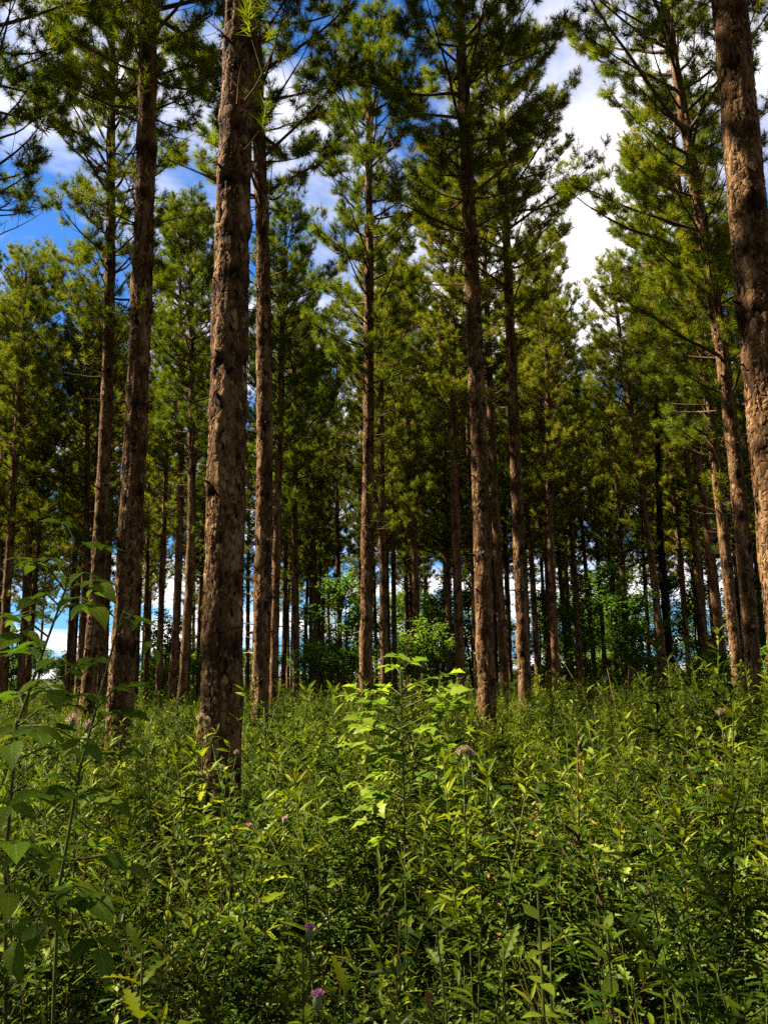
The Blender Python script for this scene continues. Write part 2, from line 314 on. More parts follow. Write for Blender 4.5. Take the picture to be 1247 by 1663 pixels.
def make_crown(seed, zb, rmax, dens=1.0, needles=50, dead_from=3.5, H=H0, whorl=0.55, side=None):
    r = random.Random(seed); g = Geo(); shoots = []
    def twig(p, d, L, rad):
        d = unit(d); q = p + d * L * 0.5 + np.array([0, 0, 0.03 * L]); e = p + d * L + np.array([0, 0, 0.22 * L])
        g.tube([p, q, e], [rad, rad * 0.75, rad * 0.4], 3, r.uniform(0.3, 0.6), False)
        td = unit(e - q); shoots.append((e - td * 0.06, unit(td + np.array([0, 0, 0.35])), r.uniform(0.20, 0.32)))
        for k in range(4 + int(L / 0.3 * dens + r.random())):
            f = 1 - 0.30 * r.random(); b = p + (e - p) * f
            a = r.uniform(0, 2 * math.pi); sd = np.array([math.cos(a), math.sin(a), r.uniform(0.2, 0.9)])
            shoots.append((b, unit(td * 0.6 + sd * 0.9), r.uniform(0.13, 0.22)))
    z = zb
    while z < H - 0.35:
        u = (z - zb) / (H - zb); k = r.choice([4, 5, 5, 6]); a0 = r.uniform(0, 6.28)
        for i in range(k):
            if r.random() < 0.08: continue
            az = a0 + i * 2 * math.pi / k + r.uniform(-0.35, 0.35)
            prof = (1 - u ** 5) ** 0.75 * (0.60 + 0.40 * min(1, u / 0.4)) * r.choice([0.55, 0.85, 1, 1.15])
            L = max(0.7, rmax * prof * r.uniform(0.6, 1.15))
            if side is not None: L *= 0.75 + 0.5 * max(0, math.cos(az - side))
            e0 = R(r.uniform(-2, 30) + 26 * u)
            pts = limb_curve((0, 0, z + r.uniform(-0.06, 0.06)), az, e0, L, R(r.uniform(10, 45)), 6, r)
            rb = 0.010 + 0.011 * L; rad = np.linspace(rb, 0.006, 7)
            g.tube(pts, rad, 5, r.uniform(0.3, 0.6), False)
            n = max(2, int(L / 0.25 * dens))
            for j in range(n):
                f = 0.27 + 0.73 * (j + r.random()) / n; f = min(f, 0.98)
                x = f * 6; q = int(x); b = pts[q] + (pts[min(q + 1, 6)] - pts[q]) * (x - q)
                dr = unit(pts[min(q + 1, 6)] - pts[q]); s = 1 if j % 2 else -1
                lat = unit(np.cross(dr, [0, 0, 1])) * s
                twig(b, dr * 0.7 + lat * r.uniform(0.5, 1.0) + np.array([0, 0, r.uniform(-0.1, 0.45)]), (0.22 + 0.28 * L * (1.1 - f)) * r.uniform(0.6, 1.2), 0.006)
            dr = unit(pts[-1] - pts[-2]); shoots.append((pts[-1] - dr * 0.1, unit(dr + np.array([0, 0, 0.4])), 0.32))
            for j in range(3):
                a = r.uniform(0, 6.28); shoots.append((pts[-1] - dr * r.uniform(0.05, 0.25), unit(dr + 0.8 * np.array([math.cos(a), math.sin(a), 0.5])), 0.24))
        z += whorl * r.uniform(0.8, 1.2) * (1 - 0.25 * u)
    for j in range(6):
        a = j * 1.05; shoots.append(((0, 0, H - 0.25 + 0.03 * j), unit([0.5 * math.cos(a), 0.5 * math.sin(a), 1]), 0.3))
    # dead and thin branches under the live crown
    z = zb - 0.2
    while z > zb - dead_from:
        for i in range(r.choice([2, 3, 4])):
            L = r.uniform(0.35, 1.0) * rmax * 0.62 * (1 - 0.55 * (zb - z) / dead_from)
            pts = limb_curve((0, 0, z), r.uniform(0, 6.28), R(r.uniform(-12, 22)), L, R(r.uniform(-15, 35)), 5, r)
            g.tube(pts, np.linspace(0.008 + 0.007 * L, 0.003, 6), 4, r.uniform(0.3, 0.7), False)
            for j in range(r.choice([1, 2, 3, 4])):
                q = r.randint(2, 4); dr = unit(pts[q + 1] - pts[q]); lat = unit(np.cross(dr, [0, 0, 1])) * r.choice([-1, 1])
                tp = limb_curve(pts[q], math.atan2(*(dr * 0.7 + lat)[[1, 0]]), R(r.uniform(-10, 40)), L * r.uniform(0.2, 0.4), R(20), 3, r)
                g.tube(tp, np.linspace(0.005, 0.002, 4), 3, r.uniform(0.3, 0.7), False)
                if r.random() < 0.30: shoots.append((tp[-1], unit(tp[-1] - tp[-2] + np.array([0, 0, 0.1])), 0.2))
        z -= 0.5 * r.uniform(0.7, 1.3)
    limbs = g.mesh('limbs', M_LIMB)
    # needles: a bottle brush of narrow blades round every shoot
    rs = np.random.default_rng(seed)
    S = len(shoots); N = needles
    P = np.array([s[0] for s in shoots], float); D = unit(np.array([s[1] for s in shoots], float)); Ls = np.array([s[2] for s in shoots])
    ref = np.where(np.abs(D[:, 2:3]) < 0.9, [[0, 0, 1.0]], [[1.0, 0, 0]])
    A = unit(np.cross(D, ref)); B = np.cross(D, A)
    f = rs.random((S, N)) ** 0.75; th = rs.random((S, N)) * 2 * np.pi
    al = np.radians(80 - 46 * f + rs.normal(0, 8, (S, N)))
    rad = np.cos(th)[..., None] * A[:, None] + np.sin(th)[..., None] * B[:, None]
    nd = np.cos(al)[..., None] * D[:, None] + np.sin(al)[..., None] * rad
    base = P[:, None] + D[:, None] * (f * Ls[:, None])[..., None]
    ln = rs.uniform(0.10, 0.16, (S, N)); wd = rs.uniform(0.0037, 0.0058, (S, N))
    sdv = unit(unit(np.cross(nd, D[:, None])) + 0.5 * rs.normal(size=(S, N, 3))); sdv = unit(sdv - nd * (sdv * nd).sum(-1, keepdims=True))
    tip = base + nd * ln[..., None] - np.array([0, 0, 1.0]) * (ln * 0.10)[..., None]
    V = np.stack([base - sdv * wd[..., None], base + sdv * wd[..., None], tip], 2).reshape(-1, 3)
    tn = np.clip(rs.normal(0.45, 0.2, S)[:, None] + rs.normal(0, 0.06, (S, N)), 0, 1)
    tn[rs.random(S) < 0.02] = 1.0
    me = mesh('crown', V, tris=np.arange(S * N * 3).reshape(-1, 3), tint=np.repeat(tn.ravel(), 3), smooth=False, mat=M_NEEDLE)
    return limbs, me

CROWNS = [make_crown(101 + k, zb, rm, 1.15) for k, (zb, rm) in enumerate([(9.2, 2.5), (10.2, 2.5), (8.6, 2.5), (9.8, 2.7), (8.4, 2.4)])]
CROWNS_BACK = [make_crown(151 + k, zb, rm, 1.1, needles=42, dead_from=2.0) for k, (zb, rm) in enumerate([(6.8, 2.5), (7.8, 2.3)])]
CROWN_LOW = [make_crown(201, 6.2, 2.7, dead_from=2.5, side=R(190)), make_crown(202, 7.2, 2.4, dead_from=3.0)]
CROWN_WIDE = [make_crown(301, 9.3, 2.8, 1.25, dead_from=2.0)]

CROWN_THIN = [make_crown(401, 9.4, 2.5, 0.55, needles=50, whorl=0.8)]

# ------------------------------------------------------------------ pines: trunks
def profile(u):
    u = np.clip(u, 0, 0.999); return np.sqrt(1 - u ** 1.5)

def trunk_geo(xc, H, r0, nseg, zs, seed, knots, amp=1.0):
    """bark cylinder on the centre line xc(z); every whorl scar is a swelling with a dark hollow under it"""
    rs = np.random.default_rng(seed)
    th = np.arange(nseg) * 2 * np.pi / nseg
    T, Zm = np.meshgrid(th, zs)
    rr = r0 * profile(Zm / H) * (1 + 0.18 * np.exp(-Zm / 0.35))
    d = np.zeros_like(T)
    for _ in range(10):
        n = rs.integers(1, max(2, nseg // 4)); k = rs.uniform(-9, 9); d += np.sin(n * T + k * Zm + rs.uniform(0, 6.28)) * 0.0045 / (1 + 0.08 * n)
    d += rs.normal(0, 0.0022, T.shape)
    tint = 0.45 + 0.25 * np.sin(3 * T + 1.7 * Zm) * 0.4 + rs.normal(0, 0.05, T.shape)
    for (kt, kz, ks) in knots:
        dt = (T - kt + np.pi) % (2 * np.pi) - np.pi
        a = np.exp(-((dt * rr / (0.055 * ks)) ** 2 + ((Zm - kz) / (0.05 * ks)) ** 2))
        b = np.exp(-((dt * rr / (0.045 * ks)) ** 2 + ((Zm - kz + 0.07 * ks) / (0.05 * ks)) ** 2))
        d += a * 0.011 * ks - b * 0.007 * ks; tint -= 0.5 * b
    rr = rr + d * amp
    cx, cyy = xc(zs)
    V = np.stack([cx[:, None] + rr * np.cos(T), cyy[:, None] + rr * np.sin(T), Zm], -1).reshape(-1, 3)
    k = len(zs); i = np.arange(k - 1)[:, None] * nseg; j = np.arange(nseg)[None]; j2 = (j + 1) % nseg
    q = np.stack([i + j, i + j2, i + nseg + j2, i + nseg + j], -1).reshape(-1, 4)
    return V, q, np.clip(tint.ravel(), 0, 1)

def flakes_mesh(xc, H, r0, z0, z1, seed, size, cover=1.15, knots=()):
    """loose bark scales: curved six-sided chips standing a few millimetres off the trunk"""
    rs = np.random.default_rng(seed)
    area = (z1 - z0) * 2 * np.pi * r0 * 0.85
    n = int(cover * area / (size * size * 1.7))
    z = rs.uniform(z0, z1, n); th = rs.uniform(0, 2 * np.pi, n)
    w = size * np.exp(rs.normal(-0.40, 0.55, n)); h = w * rs.uniform(1.2, 3.2, n)
    rk = r0 * 0.85; kd = np.full(n, 9.0)
    for (kt, kz, ks) in knots:
        dt = (th - kt + np.pi) % (2 * np.pi) - np.pi
        kd = np.minimum(kd, np.hypot(dt * rk / (0.05 * ks), (z - kz + 0.04 * ks) / (0.075 * ks)))
    keep = kd > 0.9; z, th, w, h, kd = z[keep], th[keep], w[keep], h[keep], kd[keep]; n = len(z)
    rr = r0 * profile(z / H) * (1 + 0.18 * np.exp(-z / 0.35))
    ang = np.arange(6) * np.pi / 3 + np.pi / 6
    jit = rs.uniform(0.5, 1.45, (n, 6))
    px = np.cos(ang)[None] * w[:, None] / 2 * jit; pz = np.sin(ang)[None] * h[:, None] / 2 * jit
    rise = rs.uniform(0.0005, 0.0065, n) ; tilt = rs.uniform(-0.04, 0.13, n)
    def ring(ox, oz, off):
        a = th[:, None] + ox / rr[:, None]; zz = z[:, None] + oz
        rad = rr[:, None] + off; cx, cyy = xc(zz)
        return np.stack([cx + rad * np.cos(a), cyy + rad * np.sin(a), zz], -1)
    top = ring(px, pz, rise[:, None] - tilt[:, None] * pz - rs.uniform(0, 0.004, (n, 6)))
    cen = ring(np.zeros((n, 1)), np.zeros((n, 1)), rise[:, None] + 0.0005)
    V = np.concatenate([cen, top], 1).reshape(-1, 3)
    j = np.arange(6); j2 = (j + 1) % 6
    T = np.stack([np.zeros(6, int), 1 + j, 1 + j2], -1)
    off = (np.arange(n) * 7)[:, None, None]
    tint = np.repeat(np.clip(rs.normal(0.46, 0.2, n) - 0.3 * np.exp(-(kd - 0.9) * 2), 0.02, 0.95), 7)
    return mesh('bark_scales', V, (T[None] + off).reshape(-1, 3), None, tint, False, M_FLAKE)

g = Geo(); g.tube([(0, 0, -0.03), (0.0, 0, 0.03), (0.006, 0, 0.07), (0.012, 0.003, 0.1)], [0.024, 0.02, 0.015, 0.008], 7, 0.05)
STUB = g.mesh('branch_stub', M_LIMB)
g = Geo(); g.tube([(0, 0, -0.02), (0.0, 0.01, 0.15), (0.02, 0.02, 0.3), (0.06, 0.02, 0.45)], [0.008, 0.007, 0.005, 0.002], 5, 0.5)
g.tube([(0.02, 0.02, 0.3), (-0.03, 0.03, 0.4)], [0.004, 0.0015], 4, 0.5)
DEADTWIG = g.mesh('dead_twig', M_TWIG)

PINE_XY = []
def pine(label, d, pts, w, crown=None, group='pines of the plantation', h=None, dead=False, stubs=None, scales=True, bare=None, twigs=None):
    """a pine standing at distance d whose trunk runs through the photo points pts; w = trunk width in photo pixels at pts[0]"""
    seed = len(PINE_XY) * 17 + 5; r = random.Random(seed)
    W = [at(x, y, d) for x, y in pts]
    deg = 2 if len(W) >= 4 else 1
    zz = np.array([p.z for p in W]); xx = np.array([p.x for p in W])
    co = np.polyfit(zz, xx, deg); dco = np.polyder(co)
    za_, zb_ = max(0.3, zz.min()), min(10.0, zz.max())
    def xw(z):
        z = np.asarray(z, float); zc = np.clip(z, za_, zb_)
        return np.polyval(co, zc) + np.polyval(dco, zc) * (z - zc)
    base_x = float(xw(0.0)); z0 = gz(base_x, d)
    depth = d * math.cos(R(10.7)) + (W[0].z - 1.6) * math.sin(R(10.7))
    H = h or r.uniform(16.8, 18.6)
    r0 = w * depth / F_PX / 2 / float(profile((W[0].z - z0) / H))
    yl = r.uniform(-0.006, 0.006)
    def xc(z): return xw(np.asarray(z) + z0) - base_x, np.asarray(z) * yl
    root = obj('pine_tree', None, None, label, 'pine tree', group); root.location = (base_x, d, z0 - 0.03)
    root.empty_display_size = 0.3
    near = d < 11; mid = d < 22
    knots = []; z = r.uniform(0.3, 0.9)
    while z < H - 4:
        k = r.choice([2, 3, 4, 4]); a0 = r.uniform(0, 6.28)
        for q in range(k): knots.append((a0 + q * 6.28 / k + r.uniform(-0.4, 0.4), z + r.uniform(-0.07, 0.07), r.uniform(0.7, 1.25) * (1.45 if near else 1.1)))
        z += r.uniform(0.42, 0.75)
    top = H - 0.3
    if near: zs = np.concatenate([np.arange(0, 8.4, 0.022), np.linspace(8.4, top, 40)]); ns = 44
    elif mid: zs = np.concatenate([np.arange(0, 12, 0.06), np.linspace(12, top, 20)]); ns = 28
    else: zs = np.linspace(0, top, 110); ns = 12
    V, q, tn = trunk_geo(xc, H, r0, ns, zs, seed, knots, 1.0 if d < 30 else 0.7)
    if not mid:                                   # whorl stubs of the farther trunks belong to the trunk mesh
        gg = Geo(); gg.add(V, q=q, c=tn)
        for (kt, kz, ks) in knots:
            rr = r0 * float(profile(kz / H)); cx, c2 = xc(kz); u = np.array([math.cos(kt), math.sin(kt), 0.15])
            p0 = np.array([float(cx), float(c2), kz]) + u * rr * 0.8; L = r.uniform(0.05, 0.16)
            gg.tube([p0, p0 + u * (rr * 0.2 + L)], [0.022, 0.010], 4, 0.05)
        trunk = obj('trunk', gg.mesh('trunk', M_DEAD if dead else M_BARK), root)
    else:
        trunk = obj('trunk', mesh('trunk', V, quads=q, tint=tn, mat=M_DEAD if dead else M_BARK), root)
        if scales:
            obj('bark_scales', flakes_mesh(xc, H, r0, 0.2, 8.2 if near else 11, seed, 0.025 if near else 0.042, 1.5 if near else 1.1, knots), trunk, kind='stuff')
        for (kt, kz, ks) in knots:
            if kz > (8.3 if near else 12): continue
            if near and r.random() < 0.25: continue
            rr = r0 * float(profile(kz / H)); cx, c2 = xc(kz)
            dr = Vector((math.cos(kt), math.sin(kt), r.uniform(-0.15, 0.35)))
            M = Matrix.Translation((float(cx) + dr.x * rr, float(c2) + dr.y * rr, kz)) @ dr.to_track_quat('Z', 'Y').to_matrix().to_4x4() @ Matrix.Scale(r.uniform(0.45, 1.0) * (0.8 if near else 1.0), 4)
            obj('branch_stub', STUB, trunk, mat4=M)
    if twigs:
        for kz, kt in twigs:
            rr = r0 * float(profile(kz / H)); cx, c2 = xc(kz)
            dr = Vector((math.cos(kt), math.sin(kt), r.uniform(0.0, 0.7)))
            M = Matrix.Translation((float(cx) + math.cos(kt) * rr, float(c2) + math.sin(kt) * rr, kz)) @ dr.to_track_quat('Z', 'Y').to_matrix().to_4x4() @ Matrix.Rotation(r.uniform(0, 6), 4, 'Z') @ Matrix.Scale(r.uniform(0.6, 1.2), 4)
            obj('dead_twig', DEADTWIG, trunk, mat4=M)
    lb, cm = crown if crown else r.choice(CROWNS if d < 28 else CROWNS_BACK + CROWNS[2:3])
    slope = float((xw(12.0) - xw(11.0))); zc = 11.0
    ox = float(xw(zc + z0)) - base_x - slope * zc; s = H / H0
    Mc = Matrix(((1, 0, slope, ox), (0, 1, yl, 0), (0, 0, 1, 0), (0, 0, 0, 1)))
    a = Matrix.Rotation(math.atan(slope), 4, 'Y')
    Mc = Matrix.Translation((ox, 0, 0)) @ a @ Matrix.Rotation(0 if crown in CROWN_LOW else r.uniform(0, 6.28), 4, 'Z') @ Matrix.Scale(s, 4)
    obj('limbs', lb, root, kind='stuff', mat4=Mc); obj('crown', cm, root, mat4=Mc)
    PINE_XY.append((base_x, d))
    return root

def dist(w, dbh=0.28): return dbh * F_PX / w

# the nearest trunks
pine('thickest pine in the left half, rough scaly trunk rising out of the weeds', 6.3, [(362, 1215), (360, 1104), (360, 989), (364, 844), (369, 700), (374, 600), (381, 300), (390, 0)], 65)
pine('thick scaly pine cut by the right edge of the photo, leaning inward', 7.0, [(1246, 700), (1228, 500), (1207, 300), (1181, 0)], 63)
pine('dark thick pine behind the leafy left sapling, second thickest on the left', 9.6, [(199, 1104), (206, 960), (214, 844), (221, 700), (226, 600), (237, 300), (243, 0)], 39)
pine('pine half hidden right behind the thickest left trunk, with pale dead twigs', 13.0, [(425, 1133), (425, 989), (427, 844), (428, 700), (430, 400), (421, 200), (412, 60)], 29, crown=CROWN_WIDE[0],
     twigs=[(2.0 + 0.22 * k, 3.0 + 0.9 * ((k * 7) % 3 - 1)) for k in range(12)])
pine('dark straight pine right of centre running out of the top edge', 13.2, [(790, 1133), (786, 989), (782, 844), (777, 700), (770, 600), (762, 300), (743, 0)], 30, crown=CROWN_WIDE[0])
pine('pale sunlit pine in the middle of the photo behind the bright sapling', 18.2, [(594, 1118), (594, 989), (596, 844), (599, 700), (600, 450), (598, 220)], 21)
pine('sunlit pine just right of the dark straight centre pine', 18.4, [(852, 1133), (847, 989), (841, 844), (835, 700), (824, 450), (818, 250)], 21, crown=CROWNS[3])
pine('stout sunlit pine at the right, in front of its thinner neighbour', 14.5, [(1223, 1104), (1214, 989), (1204, 844), (1190, 729), (1165, 520), (1145, 400)], 25, crown=CROWN_LOW[0])
pine('left edge-lit pine between the left sapling and the dark thick left trunk', 16.5, [(146, 1104), (153, 1017), (159, 931), (167, 815), (173, 700), (177, 600), (181, 300)], 23, crown=CROWNS[2])
pine('pine just outside the left edge whose crown overhangs the upper left corner', 11.5, [(-70, 1100), (-45, 600), (-28, 300)], 33, crown=CROWNS[2])
# the middle rows
MID = [
 ('slim sunlit pine immediately left of the stout right-hand pine', 18, [(1201, 1133), (1188, 1017), (1174, 873), (1157, 729), (1140, 600)], CROWN_LOW[1]),
 ('brownish pine third from the stout right-hand pine, going left', 16, [(1175, 1104), (1162, 989), (1151, 873), (1132, 758), (1115, 640)], CROWNS[4]),
 ('slender pine crossing in front of the black trunk', 12, [(1081, 1118), (1064, 974), (1053, 873), (1038, 772)], None),
 ('thin pine just right of the black trunk', 9, [(1122, 1118), (1107, 960), (1096, 815)], None),
 ('thin pine halfway between the black trunk and the brownish right pine', 7.4, [(1144, 1104), (1123, 931)], None),
 ('thin pale pine to the right of the stout right-hand pine', 7.2, [(1237, 1017), (1220, 844)], None),
 ('leaning pine behind the trunk cut by the right edge', 12, [(1246, 931), (1229, 815)], CROWNS[1]),
 ('slender pine at the left rim of the round bright shrub', 8.2, [(967, 1118), (959, 1003), (949, 916)], None),
 ('thin pine rising behind the round bright shrub', 6.6, [(1014, 1061), (1009, 916)], None),
 ('slender sunlit pine left of the bright shrub, rightmost of a loose row of five', 10, [(942, 1104), (936, 989), (929, 873), (915, 720)], None),
 ('thin pine in the loose row of five, second from the right', 8, [(922, 1104), (909, 931)], None),
 ('straight pine in the middle of the loose row of five right of centre', 12.6, [(903, 1104), (897, 989), (894, 844), (890, 700)], None),
 ('thinnest pine in the loose row of five right of centre', 7, [(890, 1118), (878, 902)], None),
 ('slender pine right beside the sunlit pine, leftmost of the loose row of five', 10, [(873, 1104), (868, 989), (860, 873), (851, 729)], None),
 ('shaded pine squeezed between the dark centre pine and its sunlit neighbour', 15, [(819, 1104), (813, 989), (805, 844), (799, 700), (790, 480)], None),
 ('pine showing as a pale strip along the left side of the dark centre pine', 11, [(776, 1120), (770, 1000), (762, 758)], None),
 ('medium sunlit pine a short way left of the dark centre pine', 15.5, [(750, 1133), (743, 989), (740, 844), (737, 700), (735, 450)], CROWNS[0]),
 ('thin sunlit pine close left of the medium pine beside the dark centre pine', 7, [(731, 1133), (730, 931)], None),
 ('very thin pine left of the thin sunlit one near the centre', 5.4, [(720, 1120), (721, 960)], None),
 ('slender leaning pine rising above the bright centre sapling', 12, [(678, 1075), (675, 960), (668, 815), (662, 700), (653, 620)], None),
 ('slim pine just right of the pale middle pine', 13.5, [(625, 1104), (622, 989), (621, 844), (619, 700)], None),
 ('thin pine overlapping the slim one right of the pale middle pine', 8.2, [(631, 1104), (628, 900), (626, 820)], None),
 ('slender pine left of the dark leafy shrub near the centre', 10, [(511, 1133), (512, 1017), (510, 902), (502, 815)], None),
 ('thin pine rising above the dark leafy shrub, left one of two', 7.6, [(516, 1080), (519, 931), (522, 844)], None),
 ('thin pine rising above the dark leafy shrub, right one of two', 6.4, [(522, 1080), (526, 945), (532, 801)], None),
 ('very thin pine midway between two slender trunks left of the dark shrub', 6, [(493, 1133), (498, 989)], None),
 ('straight slim pine left of centre with a lit left side', 10, [(477, 1046), (479, 902), (480, 700)], None),
 ('thin leaning pine between the twiggy trunk and the straight slim one', 6.4, [(459, 1118), (467, 989)], None),
 ('slim pine close behind the twiggy trunk, to its right', 15, [(444, 1104), (447, 989), (451, 844), (454, 700), (463, 440)], CROWNS[4]),
 ('thin pine close to the left side of the thickest left trunk', 7, [(319, 1133), (325, 989)], None),
 ('right one of a pair of close pines left of the thickest trunk', 15, [(297, 1104), (306, 989), (310, 844), (312, 720)], None),
 ('left one of a pair of close pines left of the thickest trunk', 13.6, [(280, 1104), (289, 989), (291, 844), (294, 700)], None),
 ('slender pine second left of the close pair of pines', 10.6, [(257, 1104), (264, 989), (266, 844)], None),
 ('thin dark pine just right of the dark thick left trunk', 8, [(237, 1133), (240, 931)], None),
 ('thin pine seen through the sapling beside the dark thick left trunk', 9.6, [(170, 1118), (178, 900)], None),
 ('slender pine behind the sapling, left of the edge-lit pine', 11.4, [(127, 1118), (133, 1032), (139, 931), (141, 815)], None),
 ('shaded pine just left of the edge-lit pine, high above the sapling', 11, [(143, 1010), (150, 880), (156, 758)], None),
 ('pine near the left edge, right one of two close trunks', 9.4, [(42, 1130), (49, 1046), (56, 960)], None),
 ('pine near the left edge, left one of two close trunks', 12, [(30, 1150), (40, 1046), (43, 930)], None),
 ('leaning pine nearest the left edge with a lit left side', 13, [(9, 990), (24, 815), (32, 620)], CROWN_LOW[1]),
 ('thin pine at the foot of the left edge, beside the sapling stem', 7.4, [(9, 1150), (14, 1000)], None),
 ('pine leaving the picture through the left edge halfway up', 11.5, [(0, 900), (13, 560)], None),
]
for label, w, pts, cw in MID:
    pine(label, min(58, dist(w, 0.27 if w < 12 else 0.28)), pts, w, crown=cw)
pine('nearly black dead-looking trunk among the slender pines at the right', 33.0, [(1092, 1118), (1079, 989), (1073, 873), (1069, 772)], 12, dead=True, crown=CROWNS[1])

# the rest of the plantation: far rows inside the view, and unseen neighbours just outside it, some added to shade the glade
def pixel(x, y, z=1.3):
    c = CAM_ROT.transposed() @ (Vector((x, y, z)) - CAM); return W_PX / 2 + F_PX * c.x / -c.z
MARKS = [(0, 'left edge'), (199, 'dark thick left trunk'), (361, 'thickest left trunk'), (425, 'twiggy trunk'), (594, 'pale middle pine'), (788, 'dark centre pine'), (850, 'sunlit right-centre pine'),
         (942, 'loose row of five'), (1088, 'black trunk'), (1223, 'stout right pine'), (1247, 'right edge')]
def far_label(x, y):
    px = pixel(x, y)
    for (a, na), (b, nb) in zip(MARKS, MARKS[1:]):
        if a <= px < b: return 'slender far pine between the %s and the %s' % (na, nb)
    return 'slender pine of the far rows, just outside the %s of the view' % ('left' if px < 0 else 'right')
OUT_LABEL = 'unseen pine standing beside the glade, outside the open view'
def put_pine(x, y, label, group, crown=None):
    p = CAM_ROT.transposed() @ (Vector((x, y, 1.3)) - CAM)
    base = Vector((x, y, 0))
    seed = len(PINE_XY) * 13 + 3; r = random.Random(seed)
    H = r.uniform(16.5, 18.8); r0 = r.uniform(0.115, 0.155); lx = r.uniform(-0.02, 0.02); ly = r.uniform(-0.01, 0.01)
    z0 = gz(x, y)
    root = obj('pine_tree', None, None, label, 'pine tree', group); root.location = (x, y, z0 - 0.03); root.empty_display_size = 0.3
    M = Matrix.Rotation(lx, 4, 'Y') @ Matrix.Rotation(ly, 4, 'X') @ Matrix.Rotation(r.uniform(0, 6.28), 4, 'Z') @ Matrix.Scale(H / H0, 4)
    obj('trunk', r.choice(FARTRUNKS), root, mat4=M @ Matrix.Diagonal((r0 / 0.135, r0 / 0.135, 1, 1)))
    lb, cm = crown or r.choice(CROWNS_BACK if y > 30 else CROWNS); obj('limbs', lb, root, kind='stuff', mat4=M); obj('crown', cm, root, mat4=M)
    PINE_XY.append((x, y))

FARTRUNKS = []
for s in range(4):
    r = random.Random(900 + s); cv = r.uniform(-0.0012, 0.0012)
    xc = lambda z, cv=cv: (cv * np.asarray(z) * (np.asarray(z) - 11), 0 * np.asarray(z))
    knots = []; z = 0.5
    while z < 13:
        for q in range(3): knots.append((r.uniform(0, 6.28), z + r.uniform(-0.05, 0.05), 1.0))
        z += r.uniform(0.45, 0.75)
    V, q, tn = trunk_geo(xc, H0, 0.135, 12, np.linspace(0, 17.6, 100), 40 + s, knots, 0.8)
    gg = Geo(); gg.add(V, q=q, c=tn)
    for (kt, kz, ks) in knots:
        cx, c2 = xc(kz); u = np.array([math.cos(kt), math.sin(kt), 0.15]); p0 = np.array([float(cx), float(c2), kz]) + u * 0.09
        gg.tube([p0, p0 + u * r.uniform(0.08, 0.2)], [0.022, 0.01], 4, 0.05)
    FARTRUNKS.append(gg.mesh('trunk', M_BARK))

def inview(x, y, pad=0.0):
    return y > 0 and abs(x) < 0.452 * y + pad

r = random.Random(5)
cnt = 0
for _ in range(6000):
    y = r.uniform(34, 64); x = r.uniform(-0.55 * y, 0.55 * y)
    if x < -0.05 * y and y > 56: continue                       # the stand ends sooner on the left
    if min((x - a) ** 2 + (y - b) ** 2 for a, b in PINE_XY) < (2.7 if x > 0 else 3.3) ** 2: continue
    put_pine(x, y, far_label(x, y), 'far rows of the pine stand'); cnt += 1
    if cnt >= 105: break
for _ in range(16):
    y = r.uniform(58, 80); x = r.uniform(-0.5 * y, -0.06 * y); put_pine(x, y, far_label(x, y), 'far rows of the pine stand')
for x, y in ((-12.2, 3.7), (-14.4, 8.2), (-9.4, 10.4), (-9.4, -1.2)):  # unseen thin-crowned pines, added up-sun to dapple the weeds and shade the left sapling
    put_pine(x, y, OUT_LABEL, 'pines around the glade', CROWN_THIN[0])
cnt = 0
for _ in range(4000):
    y = r.uniform(-10, 40); x = r.uniform(-42, 26)
    if inview(x, y, 1.6): continue
    if x > 0.46 * y + 14: continue
    if x * x + y * y < 5.0 ** 2 or (-17 < x < -4 and -1 < y < 7): continue
    if min((x - a) ** 2 + (y - b) ** 2 for a, b in PINE_XY) < 3.7 ** 2: continue
    if -19 < x < 0 and -6 < y < 30 and r.random() < (0.93 if y > 7 else 0.45): continue   # the stand is thin on this side and lets the sun in
    put_pine(x, y, OUT_LABEL, 'pines around the glade'); cnt += 1
    if cnt >= 55: break

cnt = 0
for _ in range(3000):
    y = r.uniform(-20, -1.5); x = r.uniform(-20, 22)
    if x * x + y * y < 3.2 ** 2 or (x < -4 and y > -2.2): continue
    if min((x - a) ** 2 + (y - b) ** 2 for a, b in PINE_XY) < 3.1 ** 2: continue
    put_pine(x, y, OUT_LABEL, 'pines around the glade'); cnt += 1
    if cnt >= 46: break

